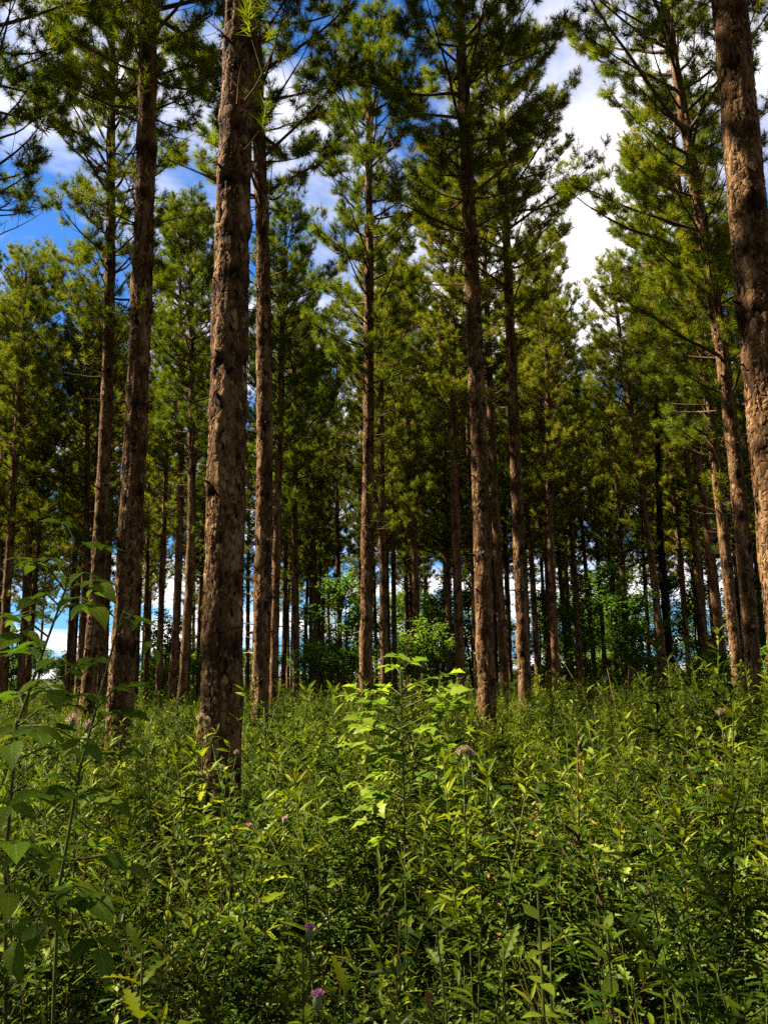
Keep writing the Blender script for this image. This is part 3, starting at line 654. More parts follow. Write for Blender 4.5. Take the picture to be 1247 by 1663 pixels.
# ------------------------------------------------------------------ deciduous shrubs under the pines
def make_shrub(seed, h, rx, leaf, nleaf, lowest=0.15, mat=None):
    r = random.Random(seed); rs = np.random.default_rng(seed); g = Geo(); ends = []
    for s in range(r.choice([2, 3, 4])):
        a = r.uniform(0, 6.28); top = np.array([math.cos(a) * rx * r.uniform(0.1, 0.5), math.sin(a) * rx * r.uniform(0.1, 0.5), h * r.uniform(0.75, 0.95)])
        b0 = np.array([math.cos(a) * 0.06, math.sin(a) * 0.06, -0.05]); midp = (b0 + top) / 2 + np.array([r.uniform(-0.15, 0.15), r.uniform(-0.15, 0.15), 0]) * rx
        pts = np.array([b0, b0 * 0.7 + midp * 0.3 + [0, 0, 0.05], midp, midp * 0.4 + top * 0.6, top]); g.tube(pts, np.linspace(0.012 * h, 0.006, 5), 5, 0.4)
        for k in range(int(11 * h / 3 + 5)):
            f = r.uniform(lowest, 1) * 3.99; q = int(f); p = pts[q] + (pts[q + 1] - pts[q]) * (f - q)
            u = p[2] / h; L = rx * r.uniform(0.45, 1.0) * (1.15 - 0.75 * abs(u - 0.45) - 0.35 * u)
            lp = limb_curve(p, r.uniform(0, 6.28), R(r.uniform(5, 50)), max(0.2, L), R(r.uniform(-30, 20)), 4, r)
            g.tube(lp, np.linspace(0.01, 0.003, 5), 3, 0.4, False); ends += [lp[2], lp[3], lp[4], (lp[3] + lp[4]) / 2]
    ends = np.array(ends); idx = rs.integers(0, len(ends), nleaf)
    base = ends[idx] + rs.normal(0, 0.10 * (h / 3) ** 0.5, (nleaf, 3))
    base[:, 2] = np.maximum(base[:, 2], 0.1)
    a = rs.uniform(0, 6.28, nleaf); d = np.stack([np.cos(a), np.sin(a), rs.uniform(-0.5, 0.3, nleaf)], -1)
    up = np.stack([rs.normal(0, 0.35, nleaf), rs.normal(0, 0.35, nleaf), np.ones(nleaf)], -1)
    g2 = Geo(); ln = leaf * rs.uniform(0.6, 1.25, nleaf)
    put_leaves(g2, LANCE, base, d, up, ln, ln * rs.uniform(0.5, 0.75, nleaf), 0.25, np.clip(rs.normal(0.45, 0.18, nleaf), 0, 1))
    return g.mesh('stem', M_LIMB), g2.mesh('crown', mat or M_CROWN, False)

SHRUBS = [make_shrub(1, 4.6, 1.5, 0.13, 4200), make_shrub(2, 3.2, 1.2, 0.11, 2600), make_shrub(3, 2.2, 1.1, 0.10, 2000), make_shrub(4, 5.4, 1.2, 0.12, 3800)]
def shrub(label, x, y, v, s=1.0, group=None, z=None):
    root = obj('shrub', None, None, label, 'shrub', group); root.location = (x, y, gz(x, y) - 0.02); root.empty_display_size = 0.3
    M = Matrix.Rotation(rnd.uniform(0, 6.28), 4, 'Z') @ Matrix.Scale(s, 4)
    obj('stem', SHRUBS[v][0], root, mat4=M); obj('crown', SHRUBS[v][1], root, mat4=M)
def shrub_px(label, px, d, v, s): p = at(px, 1100, d); shrub(label, p.x, d, v, s)
shrub_px('round bright green shrub under the pines left of the black trunk', 1012, 27, 0, 1.05)
shrub_px('tall dark green leafy shrub between the slender pines near the centre', 548, 30, 3, 1.1)
shrub_px('sunlit shrub behind the loose row of five pines', 948, 40, 0, 1.2)
shrub_px('low leafy shrub right of the black trunk', 1150, 24, 2, 1.0)
shrub_px('shrub at the foot of the slender pine left of the dark leafy shrub', 520, 33, 1, 1.0)
shrub_px('leafy shrub between the sapling and the dark centre pine', 705, 30, 1, 1.15)
shrub_px('shrub at the right edge beneath the stout pine', 1245, 20, 2, 0.95)
r = random.Random(22)
for k in range(12):
    y = r.uniform(42, 60); x = r.uniform(-0.1 * y, 0.5 * y)
    shrub('tall leafy shrub filling the gaps between the back pines', x, y, r.choice([0, 3, 3]), r.uniform(1.1, 1.7), 'tall shrubs between the back pines')
r = random.Random(21); cnt = 0
while cnt < 66:
    y = r.uniform(40, 72); x = r.uniform(-0.5 * y, 0.5 * y)
    if x < 0 and y < 48 or (cnt >= 40 and x > 0): continue
    v = r.choice([1, 2, 2, 0, 3]) if x > 0 else r.choice([1, 2, 2])
    shrub('leafy green shrub in the far undergrowth beneath the pine rows' if x > 0 else 'pale sunlit shrub at the open far edge of the stand', x, y, v, r.uniform(0.8, 1.3) * (1.5 if x < 0 else 1),
          'far shrubs under the pines' if x > 0 else 'shrubs at the far open edge'); cnt += 1

r = random.Random(23)
for k in range(34):
    y = r.uniform(74, 96); x = r.uniform(-0.06 * y, 0.5 * y) if k < 27 else r.uniform(-0.48 * y, -0.1 * y)
    root = obj('broadleaf_tree', None, None, 'leafy broadleaf tree closing the view behind the pine rows', 'tree', 'broadleaf trees behind the stand'); root.location = (x, y, gz(x, y) - 0.02)
    v = r.choice([0, 3]); M = Matrix.Rotation(r.uniform(0, 6.28), 4, 'Z') @ Matrix.Scale(r.uniform(1.7, 2.5) if k < 27 else r.uniform(0.9, 1.4), 4)
    obj('trunk', SHRUBS[v][0], root, mat4=M); obj('crown', SHRUBS[v][1], root, mat4=M)

# ------------------------------------------------------------------ undergrowth
def make_weed(seed, h, kind):
    """one upright weed: stem mesh and foliage mesh"""
    r = random.Random(seed); rs = np.random.default_rng(seed); g = Geo(); gl = Geo()
    lean = np.array([r.uniform(-0.12, 0.12), r.uniform(-0.12, 0.12)])
    def stem(f): return np.stack([lean[0] * f * f * h, lean[1] * f * f * h, f * h - 0.03], -1)
    f = np.linspace(0, 1, 6); pts = stem(f); g.tube(pts, np.linspace(0.0045, 0.0015, 6) * (1.3 if kind == 'thistle' else 1), 4, 0.4)
    def spray(n, f0, f1, ln, wd, tpl, el0, el1, power=0.8, droop=0.35, path=None):
        ff = f0 + (f1 - f0) * rs.random(n) ** power
        b = stem(ff) if path is None else path(ff)
        a = np.arange(n) * 2.4 + rs.uniform(-0.5, 0.5, n); e = np.radians(el0 + (el1 - el0) * ff + rs.normal(0, 12, n))
        d = np.stack([np.cos(e) * np.cos(a), np.cos(e) * np.sin(a), np.sin(e)], -1)
        L = ln * rs.uniform(0.6, 1.2, n) * (1.1 - 0.55 * ff)
        up = np.array([[0, 0, 1.0]]) + rs.normal(0, 0.3, (n, 3))
        put_leaves(gl, tpl, b, d, up, L, L * wd * rs.uniform(0.8, 1.2, n), droop, np.clip(rs.normal(0.27, 0.15, n) + 0.75 * (ff - 0.6), 0, 1))  # young tips yellower; lower leaves darkened, painting in shade low in the weeds
    if kind == 'goldenrod':
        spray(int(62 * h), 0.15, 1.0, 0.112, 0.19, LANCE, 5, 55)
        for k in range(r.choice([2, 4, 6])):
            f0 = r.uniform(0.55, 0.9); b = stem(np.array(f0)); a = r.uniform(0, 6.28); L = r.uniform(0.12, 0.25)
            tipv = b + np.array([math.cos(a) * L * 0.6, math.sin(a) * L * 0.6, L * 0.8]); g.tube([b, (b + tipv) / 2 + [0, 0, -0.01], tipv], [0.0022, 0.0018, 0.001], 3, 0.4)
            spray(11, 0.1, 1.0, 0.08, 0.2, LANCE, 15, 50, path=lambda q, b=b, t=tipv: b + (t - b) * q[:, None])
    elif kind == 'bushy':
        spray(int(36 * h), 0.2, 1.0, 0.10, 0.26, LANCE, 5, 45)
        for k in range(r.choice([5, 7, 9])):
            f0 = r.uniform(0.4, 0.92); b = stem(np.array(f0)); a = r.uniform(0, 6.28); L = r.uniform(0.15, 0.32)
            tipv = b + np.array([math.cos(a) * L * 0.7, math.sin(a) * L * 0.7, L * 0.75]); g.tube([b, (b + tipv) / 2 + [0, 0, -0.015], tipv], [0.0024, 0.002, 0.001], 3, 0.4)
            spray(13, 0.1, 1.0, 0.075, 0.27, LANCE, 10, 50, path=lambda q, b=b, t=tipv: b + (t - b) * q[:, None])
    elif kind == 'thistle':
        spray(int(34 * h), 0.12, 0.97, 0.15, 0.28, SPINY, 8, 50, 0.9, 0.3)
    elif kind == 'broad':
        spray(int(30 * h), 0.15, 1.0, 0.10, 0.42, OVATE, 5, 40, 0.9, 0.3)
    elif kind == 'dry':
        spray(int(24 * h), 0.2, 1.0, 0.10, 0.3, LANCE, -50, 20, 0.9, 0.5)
    return g.mesh('stem', M_STEM if kind != 'dry' and r.random() < 0.6 else M_BROWNSTEM), gl.mesh('foliage', {'dry': M_DRY, 'bushy': M_WEED2, 'thistle': M_WEED3, 'broad': M_BROAD}.get(kind, M_WEED), False), h, kind

WEEDS = []
for k in range(7): WEEDS.append(make_weed(500 + k, 0.74 + 0.09 * k, 'goldenrod'))
for k in range(4): WEEDS.append(make_weed(520 + k, 0.78 + 0.11 * k, 'bushy'))
for k in range(3): WEEDS.append(make_weed(540 + k, 0.8 + 0.08 * k, 'thistle'))
for k in range(2): WEEDS.append(make_weed(560 + k, 0.6 + 0.12 * k, 'broad'))
for k in range(2): WEEDS.append(make_weed(580 + k, 0.75 + 0.2 * k, 'dry'))
NAMES = {'dry': ('withered_weed', 'withered weed with yellow-brown hanging leaves in the foreground undergrowth', 'withered weeds of the foreground'),
         'goldenrod': ('narrow_leaf_weed', 'upright narrow-leaved green weed in the thick foreground undergrowth', 'narrow-leaved weeds of the foreground'),
         'bushy': ('bushy_weed', 'bushy many-branched green weed in the thick foreground undergrowth', 'bushy weeds of the foreground'),
         'thistle': ('thistle', 'flowerless thistle with jagged lobed leaves in the foreground undergrowth', 'flowerless thistles of the foreground'),
         'broad': ('broad_leaf_weed', 'short weed with oval leaves low in the foreground undergrowth', 'oval-leaved weeds of the foreground')}

def pick(r, p=(0, 0)):
    x = min(0.999, max(0.0, r.random() * 0.62 + 0.19 + 0.34 * math.sin(1.3 * p[0] + 0.5 * p[1] + 0.6) * math.sin(1.1 * p[1] - 0.7 * p[0]) + 0.12 * math.sin(3.7 * p[0] - 2.9 * p[1]))) if r.random() < 0.75 else r.random()
    return r.randrange(0, 7) if x < 0.46 else r.randrange(7, 11) if x < 0.70 else r.randrange(11, 14) if x < 0.85 else r.randrange(14, 16) if x < 0.95 else r.randrange(16, 18)

NEAR_Y = 5.2
r = random.Random(77); spots = []
y0, y1 = 1.35, 62.0
def density(y): return 42 if y < 6 else 28 if y < 12 else 14 if y < 22 else 5.0 if y < 40 else 2.4
def patch(x, y): return math.sin(1.9 * x + 0.8 * y + 1) * math.sin(2.3 * y - 1.1 * x) + 0.5 * math.sin(4.1 * x + 3.3 * y)
CLEAR = [(at(px, 1500, d_).x, d_) for px, d_ in ((872, 1.5), (905, 1.5), (840, 1.5), (492, 1.95), (545, 1.5), (232, 1.5), (205, 1.5), (985, 1.5))]
def tall(x, y): return 1.04 + 0.09 * min(1, max(0, (y - 2.2) / 1.5)) * (y < 9) + 0.08 * math.sin(0.9 * x + 2.1) * math.sin(0.8 * y) + 0.09 * patch(x * 0.7, y * 0.7)
y = y0
while y < y1:
    dyy = 0.25 + 0.01 * y
    half = 0.5 * y + 0.9 if y < 12 else 0.52 * y + 1.0
    n = int(density(y) * dyy * 2 * half)
    for _ in range(n):
        x = r.uniform(-half, half); yy = y + r.uniform(0, dyy)
        if r.random() > 0.78 + 0.6 * patch(x, yy): continue
        if any(yy < d_ + 0.04 and abs(x - x_ * yy / d_) < 0.05 + 0.09 * yy / d_ for x_, d_ in CLEAR): continue
        spots.append((x, yy))
    y += dyy
near = sorted([s for s in spots if s[1] < NEAR_Y and abs(s[0]) < 0.47 * s[1] + 0.25], key=lambda s: s[1])[:300]
near_set = set(near)
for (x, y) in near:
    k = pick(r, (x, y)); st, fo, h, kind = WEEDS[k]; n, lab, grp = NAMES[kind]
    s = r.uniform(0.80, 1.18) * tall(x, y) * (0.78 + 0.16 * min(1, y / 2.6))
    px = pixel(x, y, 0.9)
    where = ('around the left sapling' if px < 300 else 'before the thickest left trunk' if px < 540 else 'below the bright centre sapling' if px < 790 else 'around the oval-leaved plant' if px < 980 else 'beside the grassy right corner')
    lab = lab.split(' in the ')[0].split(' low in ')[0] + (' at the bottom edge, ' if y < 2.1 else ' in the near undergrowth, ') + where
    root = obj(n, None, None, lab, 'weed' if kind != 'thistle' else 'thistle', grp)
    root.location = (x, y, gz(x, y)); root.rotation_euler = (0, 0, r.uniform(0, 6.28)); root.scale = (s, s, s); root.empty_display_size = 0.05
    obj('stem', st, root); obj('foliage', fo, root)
rest = [s for s in spots if s not in near_set]

def make_grass(seed, n, h):
    rs = np.random.default_rng(seed); g = Geo(); a = rs.uniform(0, 6.28, n); e = np.radians(rs.uniform(48, 86, n))
    d = np.stack([np.cos(e) * np.cos(a), np.cos(e) * np.sin(a), np.sin(e)], -1); b = np.stack([rs.normal(0, 0.03, n), rs.normal(0, 0.03, n), np.full(n, -0.01)], -1)
    L = h * rs.uniform(0.55, 1.1, n); out_ = np.stack([-np.cos(a), -np.sin(a), np.full(n, 0.6)], -1)
    tpl = leaf_template([(0.15, 0.8), (0.35, 1.0), (0.55, 0.9), (0.75, 0.65), (0.9, 0.35)], 0.2)
    put_leaves(g, tpl, b, d, out_, L, rs.uniform(0.005, 0.009, n), rs.uniform(0.1, 0.5, n), rs.uniform(0.1, 0.9, n)); return g.mesh('grass_clump', M_GRASS, False)
GR = [make_grass(70 + k, 80, 0.8 + 0.1 * k) for k in range(3)]

# the mass of weeds further back: one object, weeds scattered by geometry nodes
src = bpy.data.collections.new('weed_sources')
for k, (st, fo, h, kind) in enumerate(WEEDS):
    nv = len(st.vertices)
    va = np.empty(nv * 3, np.float32); st.vertices.foreach_get('co', va)
    import bmesh
    bm = bmesh.new(); bm.from_mesh(st); nf = len(bm.faces); bm.from_mesh(fo); bm.faces.ensure_lookup_table()
    for f in bm.faces[nf:]: f.material_index = 1
    me = bpy.data.meshes.new('weed_plant'); bm.to_mesh(me); bm.free(); me.materials.append(st.materials[0]); me.materials.append(fo.materials[0])
    o = bpy.data.objects.new('weed_%02d' % k, me); src.objects.link(o)
low = []
for _ in range(5200):
    y = 1.3 + 15 * r.random() ** 1.2; x = r.uniform(-0.5 * y - 0.6, 0.5 * y + 0.6); low.append((x, y))
n_tall = len(rest); rest = rest + low
P = np.array([(x, y, gz(x, y)) for x, y in rest], np.float32)
for k, gm in enumerate(GR): src.objects.link(bpy.data.objects.new('weed_%02d' % (len(WEEDS) + k), gm))
me = bpy.data.meshes.new('undergrowth'); me.vertices.add(len(P)); me.vertices.foreach_set('co', P.ravel())
a = me.attributes.new('pick', 'INT', 'POINT'); a.data.foreach_set('value', np.array([len(WEEDS) + r.randrange(3) if r.random() < 0.05 + 0.22 * (math.sin(0.8 * rest[i][0] + 0.45 * rest[i][1] + 2) > 0.55) else pick(r, rest[i]) for i in range(n_tall)] + [r.choice([7, 8, 14, 15, 11]) for _ in low], np.int32))
a = me.attributes.new('size', 'FLOAT', 'POINT'); a.data.foreach_set('value', np.array([r.uniform(0.80, 1.2) * tall(*s) * (0.82 + 0.16 * min(1, max(0, s[1]) / 2.6)) for s in rest[:n_tall]] + [r.uniform(0.35, 0.62) for _ in low], np.float32))
a = me.attributes.new('turn', 'FLOAT_VECTOR', 'POINT'); a.data.foreach_set('vector', np.array([(r.uniform(-0.08, 0.08), r.uniform(-0.08, 0.08), r.uniform(0, 6.28)) for _ in rest], np.float32).ravel())
ug = obj('undergrowth', me, None, 'dense waist-high green weeds carpeting the ground between the pines', 'undergrowth', None, 'stuff')
ng = bpy.data.node_groups.new('scatter_weeds', 'GeometryNodeTree')
ng.interface.new_socket('Geometry', in_out='INPUT', socket_type='NodeSocketGeometry'); ng.interface.new_socket('Geometry', in_out='OUTPUT', socket_type='NodeSocketGeometry')
gi = ng.nodes.new('NodeGroupInput'); go = ng.nodes.new('NodeGroupOutput'); ci = ng.nodes.new('GeometryNodeCollectionInfo'); ci.inputs['Collection'].default_value = src
ci.inputs['Separate Children'].default_value = True; ci.inputs['Reset Children'].default_value = True
m2p = ng.nodes.new('GeometryNodeMeshToPoints'); iop = ng.nodes.new('GeometryNodeInstanceOnPoints'); iop.inputs['Pick Instance'].default_value = True
def named(n, ty):
    q = ng.nodes.new('GeometryNodeInputNamedAttribute'); q.data_type = ty; q.inputs['Name'].default_value = n; return q.outputs['Attribute']
ng.links.new(gi.outputs[0], m2p.inputs['Mesh']); ng.links.new(m2p.outputs[0], iop.inputs['Points']); ng.links.new(ci.outputs[0], iop.inputs['Instance'])
ng.links.new(named('pick', 'INT'), iop.inputs['Instance Index']); ng.links.new(named('turn', 'FLOAT_VECTOR'), iop.inputs['Rotation']); ng.links.new(named('size', 'FLOAT'), iop.inputs['Scale'])
ng.links.new(iop.outputs[0], go.inputs[0])
md = ug.modifiers.new('scatter', 'NODES'); md.node_group = ng

# ------------------------------------------------------------------ saplings with leaves one can pick out
def leaf_mesh(name, tpl, L, wd, droop, tint, mat):
    g = Geo(); put_leaves(g, tpl, [(0, 0, 0)], [(0, 1, 0)], [(0, 0, 1)], L, L * wd, droop, tint); return g.mesh(name, mat)
ASH = [leaf_mesh('leaf', OVATE, 0.078, 0.52, 0.10 + 0.12 * k, 0.35 + 0.12 * k, M_BROAD) for k in range(4)]
MAPLE = [leaf_mesh('leaf', LOBED, 0.095, 0.85, 0.12 + 0.12 * k, 0.5 + 0.13 * k, M_BROAD) for k in range(4)]
MILK = [leaf_mesh('leaf', OVATE, 0.10, 0.5, 0.10 + 0.1 * k, 0.72 + 0.1 * k, M_BROAD) for k in range(3)]
THL = [leaf_mesh('leaf', SPINY, 0.16, 0.34, 0.12 + 0.12 * k, 0.5 + 0.1 * k, M_WEED) for k in range(3)]

def leaf_matrix(p, d, up, s):
    y = Vector(d).normalized(); x = y.cross(Vector(up)).normalized(); z = x.cross(y)
    M = Matrix((x, y, z)).transposed().to_4x4(); M.translation = Vector(p); return M @ Matrix.Scale(s, 4)

def compound(root, g, p0, p1, n, size, r):
    """leaf stalk from p0 to p1 carrying n leaflets (pairs and one at the tip)"""
    p0, p1 = np.array(p0), np.array(p1); m_ = (p0 + p1) / 2 + np.array([0, 0, 0.02]); g.tube([p0, m_, p1], [0.0028, 0.0022, 0.0014], 4, 0.5)
    ax_ = unit(p1 - p0); lat = unit(np.cross(ax_, [0, 0, 1.0])); up = np.array([r.uniform(-0.3, 0.3), r.uniform(-0.4, 0.2), 1.0])
    def one(p, d, s): obj('leaf', r.choice(ASH), root, mat4=leaf_matrix(p, d, up + np.array([r.uniform(-.25, .25), r.uniform(-.25, .25), 0]), s))
    one(p1, ax_ + [0, 0, -0.15], size * r.uniform(0.95, 1.15))
    for k in range((n - 1) // 2):
        f = 0.9 - 0.38 * k; q = p0 + (p1 - p0) * f + np.array([0, 0, 0.02 * 4 * f * (1 - f)])
        for s in (-1, 1): one(q, lat * s * 0.9 + ax_ * 0.55 + np.array([0, 0, -0.12]), size * r.uniform(0.75, 1.0))

r = random.Random(31)
root = obj('ash_leaved_sapling', None, None, 'broad-leaved sapling with shaded compound leaves at the left edge', 'sapling')
bx_ = at(20, 1500, 1.95); root.location = (bx_.x, 1.95, gz(bx_.x, 1.95)); root.empty_display_size = 0.1
OFF = np.array(root.location)
def A(px, py, d): return np.array(at(px, py, d)) - OFF
g = Geo()
stems = [[A(60, 1640, 1.95) * [1, 1, 0] + [0, 0, -0.03], A(10, 1400, 1.95), A(28, 1180, 1.95), A(70, 1060, 1.97), A(106, 960, 2.0), A(122, 880, 2.0)],
         [A(60, 1640, 1.95) * [1, 1, 0] + [0.05, 0, -0.03], A(95, 1450, 2.0), A(130, 1250, 2.05), A(165, 1120, 2.1), A(192, 1020, 2.12), A(205, 985, 2.12)],
         [A(60, 1640, 1.95) * [1, 1, 0] + [-0.05, 0, -0.03], A(-30, 1420, 1.85), A(-45, 1250, 1.85), A(-50, 1100, 1.85), A(-45, 1010, 1.85)]]
for s in stems: g.tube(s, np.linspace(0.0045, 0.0018, len(s)), 6, 0.5)
CMP = [  # attach pixel, tip pixel, depth at tip, leaflets, size
 ((106, 960), (52, 912), 1.9, 3, 0.75), ((118, 900), (160, 890), 2.0, 5, 0.8), ((122, 880), (95, 850), 2.05, 3, 0.7), ((112, 930), (160, 948), 1.9, 5, 0.85),
 ((100, 975), (150, 985), 1.85, 5, 0.95), ((80, 1035), (30, 1030), 1.8, 3, 1.05), ((-45, 1010), (8, 1005), 1.8, 3, 0.7), ((90, 1010), (125, 985), 2.1, 3, 0.9),
 ((192, 1020), (225, 1010), 2.1, 5, 0.7), ((200, 1000), (250, 1052), 2.05, 5, 0.62), ((165, 1120), (215, 1115), 2.0, 5, 0.85), ((180, 1070), (150, 1075), 2.0, 3, 0.85),
 ((60, 1090), (110, 1085), 1.85, 5, 0.85), ((45, 1130), (85, 1120), 1.8, 5, 1.0), ((28, 1180), (60, 1190), 1.75, 3, 1.05), ((150, 1180), (205, 1160), 2.0, 5, 0.9),
 ((130, 1250), (190, 1225), 2.0, 5, 0.95), ((28, 1190), (20, 1205), 1.7, 3, 1.1), ((20, 1280), (70, 1290), 1.75, 3, 1.1), ((120, 1300), (180, 1300), 1.95, 5, 0.95),
 ((12, 1380), (25, 1370), 1.65, 3, 1.05), ((10, 1400), (70, 1395), 1.75, 5, 1.0), ((100, 1430), (150, 1375), 1.9, 3, 1.05), ((-40, 1300), (5, 1310), 1.75, 3, 1.0),
 ((95, 1450), (150, 1460), 1.85, 5, 1.0), ((-35, 1450), (15, 1450), 1.7, 3, 1.0), ((95, 1480), (60, 1500), 1.75, 3, 1.0), ((-30, 1500), (20, 1530), 1.7, 3, 1.0), ((100, 1500), (160, 1540), 1.8, 3, 1.0)]
for k in range(22):
    py = 930 + 26 * k + r.uniform(-20, 20); px = r.uniform(0, 190); CMP.append(((px, py), (px + r.choice([-1, 1, 1]) * r.uniform(25, 75), py - r.uniform(-10, 25)), r.uniform(1.75, 2.25), r.choice([3, 5, 5]), r.uniform(0.6, 0.95)))
for (a0, a1, dd, n, sz) in CMP:
    best = min((np.linalg.norm((s[k] + (s[k + 1] - s[k]) * f) - A(*a0, 1.98)), tuple(s[k] + (s[k + 1] - s[k]) * f)) for s in stems for k in range(len(s) - 1) for f in (0, .25, .5, .75, 1.0))
    compound(root, g, best[1], A(*a1, dd), n, sz, r)
obj('stem', g.mesh('stem', M_STEM), root)

r = random.Random(41)
root = obj('maple_sapling', None, None, 'bright yellow-green lobed-leaf sapling standing in the weeds at the centre', 'sapling')
c_ = at(655, 1200, 3.6); root.location = (c_.x, 3.6, gz(c_.x, 3.6)); root.empty_display_size = 0.1
OFF = np.array(root.location); g = Geo()
s = [np.array([0, 0, -0.03]), A(658, 1400, 3.6), A(655, 1250, 3.6), A(652, 1150, 3.6), A(650, 1082, 3.6)]; g.tube(s, np.linspace(0.006, 0.002, 5), 6, 0.5)
def stem_at(py):
    return A(650 + (py - 1080) * 0.025, py, 3.6)
MB = [((652, 1095), (632, 1078)), ((652, 1092), (672, 1080)), ((650, 1085), (655, 1066)), ((653, 1130), (600, 1122)), ((653, 1125), (690, 1112)), ((654, 1160), (590, 1150)), ((654, 1150), (720, 1138)),
      ((655, 1185), (600, 1185)), ((655, 1175), (745, 1128)), ((655, 1205), (580, 1170)), ((655, 1200), (700, 1180)), ((656, 1230), (610, 1215)), ((656, 1225), (720, 1205)), ((657, 1265), (625, 1250)),
      ((657, 1260), (695, 1245)), ((658, 1300), (620, 1290)), ((658, 1290), (700, 1285)), ((655, 1190), (760, 1185)), ((656, 1240), (575, 1225))]
for k in range(34):
    py = 1098 + 7.5 * k; MB.append(((655, py + 24), (655 + (-1) ** k * r.uniform(30, 108), py + r.uniform(-18, 12))))
for (a0, a1) in MB:
    p0 = stem_at(a0[1]); p1 = A(a1[0] + r.uniform(-14, 14), a1[1] + r.uniform(-8, 8), 3.6 + r.uniform(-0.26, 0.26)); g.tube([p0, (p0 + p1) / 2 + [0, 0, 0.012], p1], [0.003, 0.0022, 0.0012], 4, 0.5)
    ax_ = unit(p1 - p0); lat = unit(np.cross(ax_, [0, 0, 1.0]))
    for f, sd_ in ((1.0, 0), (0.92, 1), (0.92, -1), (0.6, 1), (0.6, -1)):
        q = p0 + (p1 - p0) * f + np.array([0, 0, 0.012 * 4 * f * (1 - f)])
        obj('leaf', r.choice(MAPLE), root, mat4=leaf_matrix(q, ax_ * 0.7 + lat * (sd_ + r.uniform(-.4, .4)) + np.array([0, 0, r.uniform(-0.4, 0.2)]), (r.uniform(-.6, .6), r.uniform(-.7, .4), 1), r.uniform(0.42, 0.9)))
obj('stem', g.mesh('stem', M_STEM), root)

def leafy_plant(name, label, cat, px, py_top, d, pairs, meshes, size, el=12, flowers=None, seed=1):
    r = random.Random(seed); top = np.array(at(px, py_top, d)); bz = gz(top[0], d)
    root = obj(name, None, None, label, cat); root.location = (top[0] + 0.02, d, bz); root.empty_display_size = 0.05
    off = np.array(root.location); tp = top - off; g = Geo(); pts = [np.array([0, 0, -0.03]), tp * [0.6, 0, 0.45] , tp * [0.9, 0, 0.75], tp]; g.tube(pts, [0.004, 0.0036, 0.003, 0.002], 6, 0.5)
    a = r.uniform(0, 3)
    for k in range(pairs):
        f = 1 - 0.46 * (k + 0.2) / pairs; q = np.array([np.interp(f * tp[2], [p[2] for p in pts], [p[i] for p in pts]) for i in (0, 1)] + [f * tp[2]])
        for s in (0, math.pi):
            aa = a + s + r.uniform(-.25, .25); e = R(el + r.uniform(-12, 15) + 30 * max(0, f - 0.85) / 0.15)
            obj('leaf', r.choice(meshes), root, mat4=leaf_matrix(q, (math.cos(e) * math.cos(aa), math.cos(e) * math.sin(aa), math.sin(e)), (r.uniform(-.2, .2), r.uniform(-.3, .1), 1), size * r.uniform(0.75, 1.15) * (0.55 + 0.45 * min(1, (1 - f) * 5))))
        a += 1.45 + r.uniform(-.3, .3)
    st = obj('stem', g.mesh('stem', M_STEM), root)
    for (kind, fx, fy, sz) in flowers or []:
        fp = np.array(at(fx, fy, d)) - off; g2 = Geo(); j = tp * [1, 1, 0.88]
        g2.tube([j, (j + fp) / 2 + [0.01, 0, -0.02], fp - [0, 0, 0.02]], [0.003, 0.0025, 0.002], 5, 0.5); obj('flower_stalk', g2.mesh('flower_stalk', M_STEM), root)
        head = obj('flower_head' if kind == 'pink' else 'seed_head', BULB, root, mat4=Matrix.Translation(fp) @ Matrix.Scale(sz * (0.95 if kind == 'pink' else 0.72), 4))
        obj('florets' if kind == 'pink' else 'down', PINK if kind == 'pink' else FLUFF, head)
    return root

g = Geo(); g.tube([(0, 0, -0.022), (0, 0, -0.018), (0, 0, -0.010), (0, 0, 0.0), (0, 0, 0.006)], [0.002, 0.007, 0.0095, 0.0085, 0.006], 9, 0.4); BULB = g.mesh('flower_head', M_BULB)
def tuft(n, el, L, w, mat, name, seed):
    rs = np.random.default_rng(seed); a = rs.uniform(0, 6.28, n); e = np.radians(rs.uniform(el, 90, n)); d = np.stack([np.cos(e) * np.cos(a), np.cos(e) * np.sin(a), np.sin(e)], -1)
    b = d * 0.003; t_ = d * (L * rs.uniform(0.7, 1.1, n))[:, None]; sd_ = unit(np.cross(d, rs.normal(size=(n, 3)))) * w
    V = np.stack([b, t_ - sd_, t_ + sd_], 1).reshape(-1, 3)
    return mesh(name, V, np.arange(n * 3).reshape(-1, 3), tint=np.repeat(rs.uniform(0.1, 1, n), 3), smooth=False, mat=mat)
PINK = tuft(150, 25, 0.017, 0.0011, M_PINK, 'florets', 3); FLUFF = tuft(170, -25, 0.022, 0.0013, M_FLUFF, 'down', 4)

leafy_plant('oval_leaf_plant', 'tall plant with pairs of bright oval leaves at the lower right', 'plant', 872, 1432, 1.5, 12, MILK, 0.56, 8, seed=3)
leafy_plant('thistle', 'thistle with a pink flower and spiny leaves, upper one of two pink blooms', 'thistle', 492, 1530, 1.95, 9, THL, 0.7, 15, [('pink', 503, 1512, 1.0)], seed=4)
leafy_plant('thistle', 'thistle at the bottom edge with the lower of two pink flowers', 'thistle', 560, 1600, 1.5, 9, THL, 0.7, 15, [('pink', 516, 1622, 0.9)], seed=5)
leafy_plant('thistle', 'sunlit spiny-leaved thistle at the bottom left, without a flower', 'thistle', 232, 1540, 1.5, 11, THL, 0.7, 20, seed=6)
leafy_plant('thistle', 'thistle with a pair of fluffy tan seed heads right of the centre sapling', 'thistle', 752, 1250, 3.2, 8, THL, 0.8, 15, [('seed', 748, 1222, 1.3), ('seed', 764, 1226, 1.3), ('seed', 757, 1218, 1.1)], seed=7)
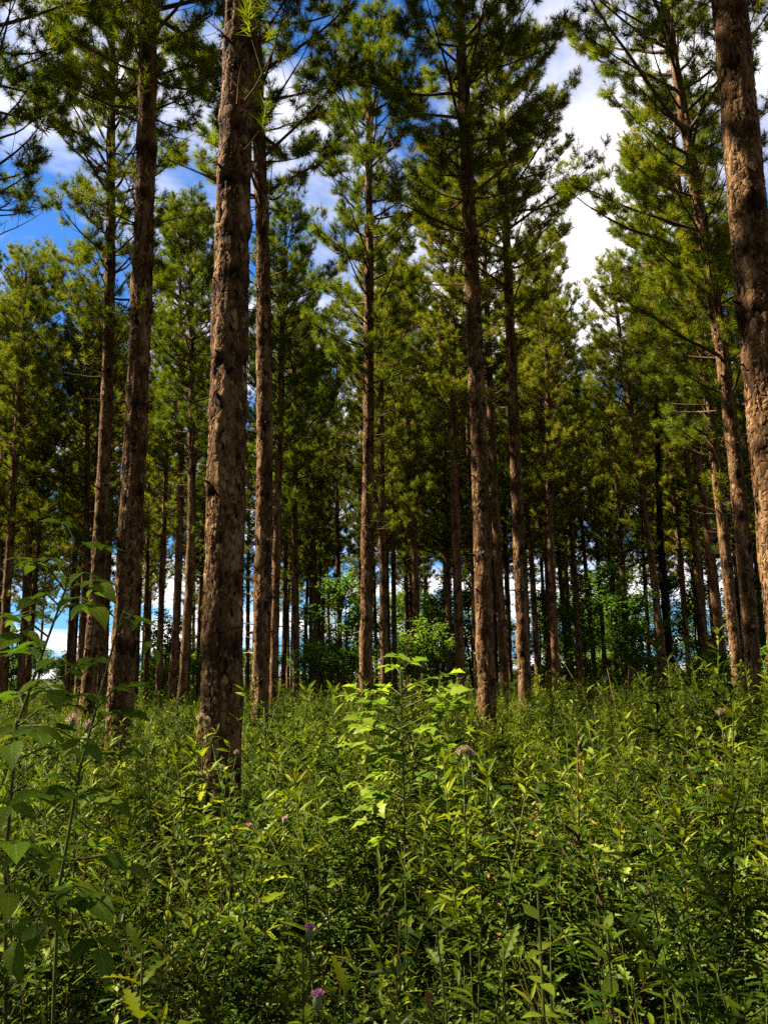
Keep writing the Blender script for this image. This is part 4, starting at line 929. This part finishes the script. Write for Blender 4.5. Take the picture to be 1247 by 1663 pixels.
leafy_plant('thistle', 'thistle with a tan seed head at the foot of the thickest left trunk', 'thistle', 330, 1195, 4.2, 8, THL, 0.9, 15, [('seed', 326, 1166, 1.5), ('seed', 336, 1170, 1.3)], seed=8)
leafy_plant('thistle', 'thistle with small brown seed heads in front of the thickest left trunk', 'thistle', 362, 1250, 4.6, 7, THL, 0.9, 15, [('seed', 330, 1256, 1.2), ('seed', 360, 1247, 1.2), ('seed', 384, 1222, 1.0)], seed=9)
leafy_plant('thistle', 'thistle with a tan seed head near the right edge below the stout pine', 'thistle', 1172, 1180, 4.4, 7, THL, 0.9, 15, [('seed', 1168, 1157, 1.4), ('seed', 1176, 1156, 1.2)], seed=10)
leafy_plant('thistle', 'thistle with a small brown seed head left of the fluffy pair', 'thistle', 705, 1245, 3.7, 7, THL, 0.8, 15, [('seed', 708, 1222, 1.0)], seed=12)
leafy_plant('thistle', 'thistle with brown seed heads half hidden by the left sapling', 'thistle', 130, 1200, 3.0, 7, THL, 0.8, 15, [('seed', 118, 1170, 1.5), ('seed', 144, 1178, 1.3)], seed=13)
leafy_plant('thistle', 'thistle with two faded pinkish heads in the middle of the foreground', 'thistle', 425, 1350, 3.0, 7, THL, 0.8, 15, [('pink', 405, 1343, 0.8), ('pink', 462, 1332, 0.8)], seed=14)

leafy_plant('oval_leaf_plant', 'sunlit yellow-green leafy plant right of the oval-leaved plant at the bottom edge', 'plant', 985, 1500, 1.5, 11, MILK, 0.6, 20, seed=16)
# grass in the lower right corner: every clump a thing of its own
r = random.Random(9)
for k in range(34):
    d = r.uniform(1.4, 1.9); q = at(r.uniform(1040, 1280), 1500, d)
    o = obj('grass_clump', r.choice(GR), None, 'clump of thin arching grass blades in the lower right corner', 'grass', 'grass clumps in the lower right corner')
    o.location = (q.x, d, gz(q.x, d)); o.rotation_euler = (0, 0, r.uniform(0, 6.28)); s_ = r.uniform(0.8, 1.15); o.scale = (s_, s_, s_)

# dry bare sticks leaning in the weeds
r = random.Random(13)
for k, (a0, a1, dd) in enumerate([((985, 1150), (905, 1060), 16), ((930, 1140), (1000, 1060), 17), ((1000, 1150), (985, 1085), 16), ((905, 1118), (955, 1122), 15)]):
    p0, p1 = np.array(at(*a0, dd)), np.array(at(*a1, dd + 0.3)); b = np.array([p0[0], p0[1], gz(p0[0], p0[1]) - 0.02])
    root = obj('dry_stick', None, None, ['longest bare dry stick leaning left in the weeds right of centre', 'bare dry stick leaning right across a longer stick', 'short upright dry stick in the weeds near the bright shrub', 'nearly level dry stick low in the weeds right of centre'][k], 'stick', 'dry sticks in the weeds')
    root.location = b; g = Geo(); mdl = (b + p1) / 2 + np.array([0.05, 0, 0.08]) - b
    g.tube([np.zeros(3), mdl, p1 - b], [0.008, 0.006, 0.003], 5, 0.5); obj('stick', g.mesh('stick', M_STICK), root)
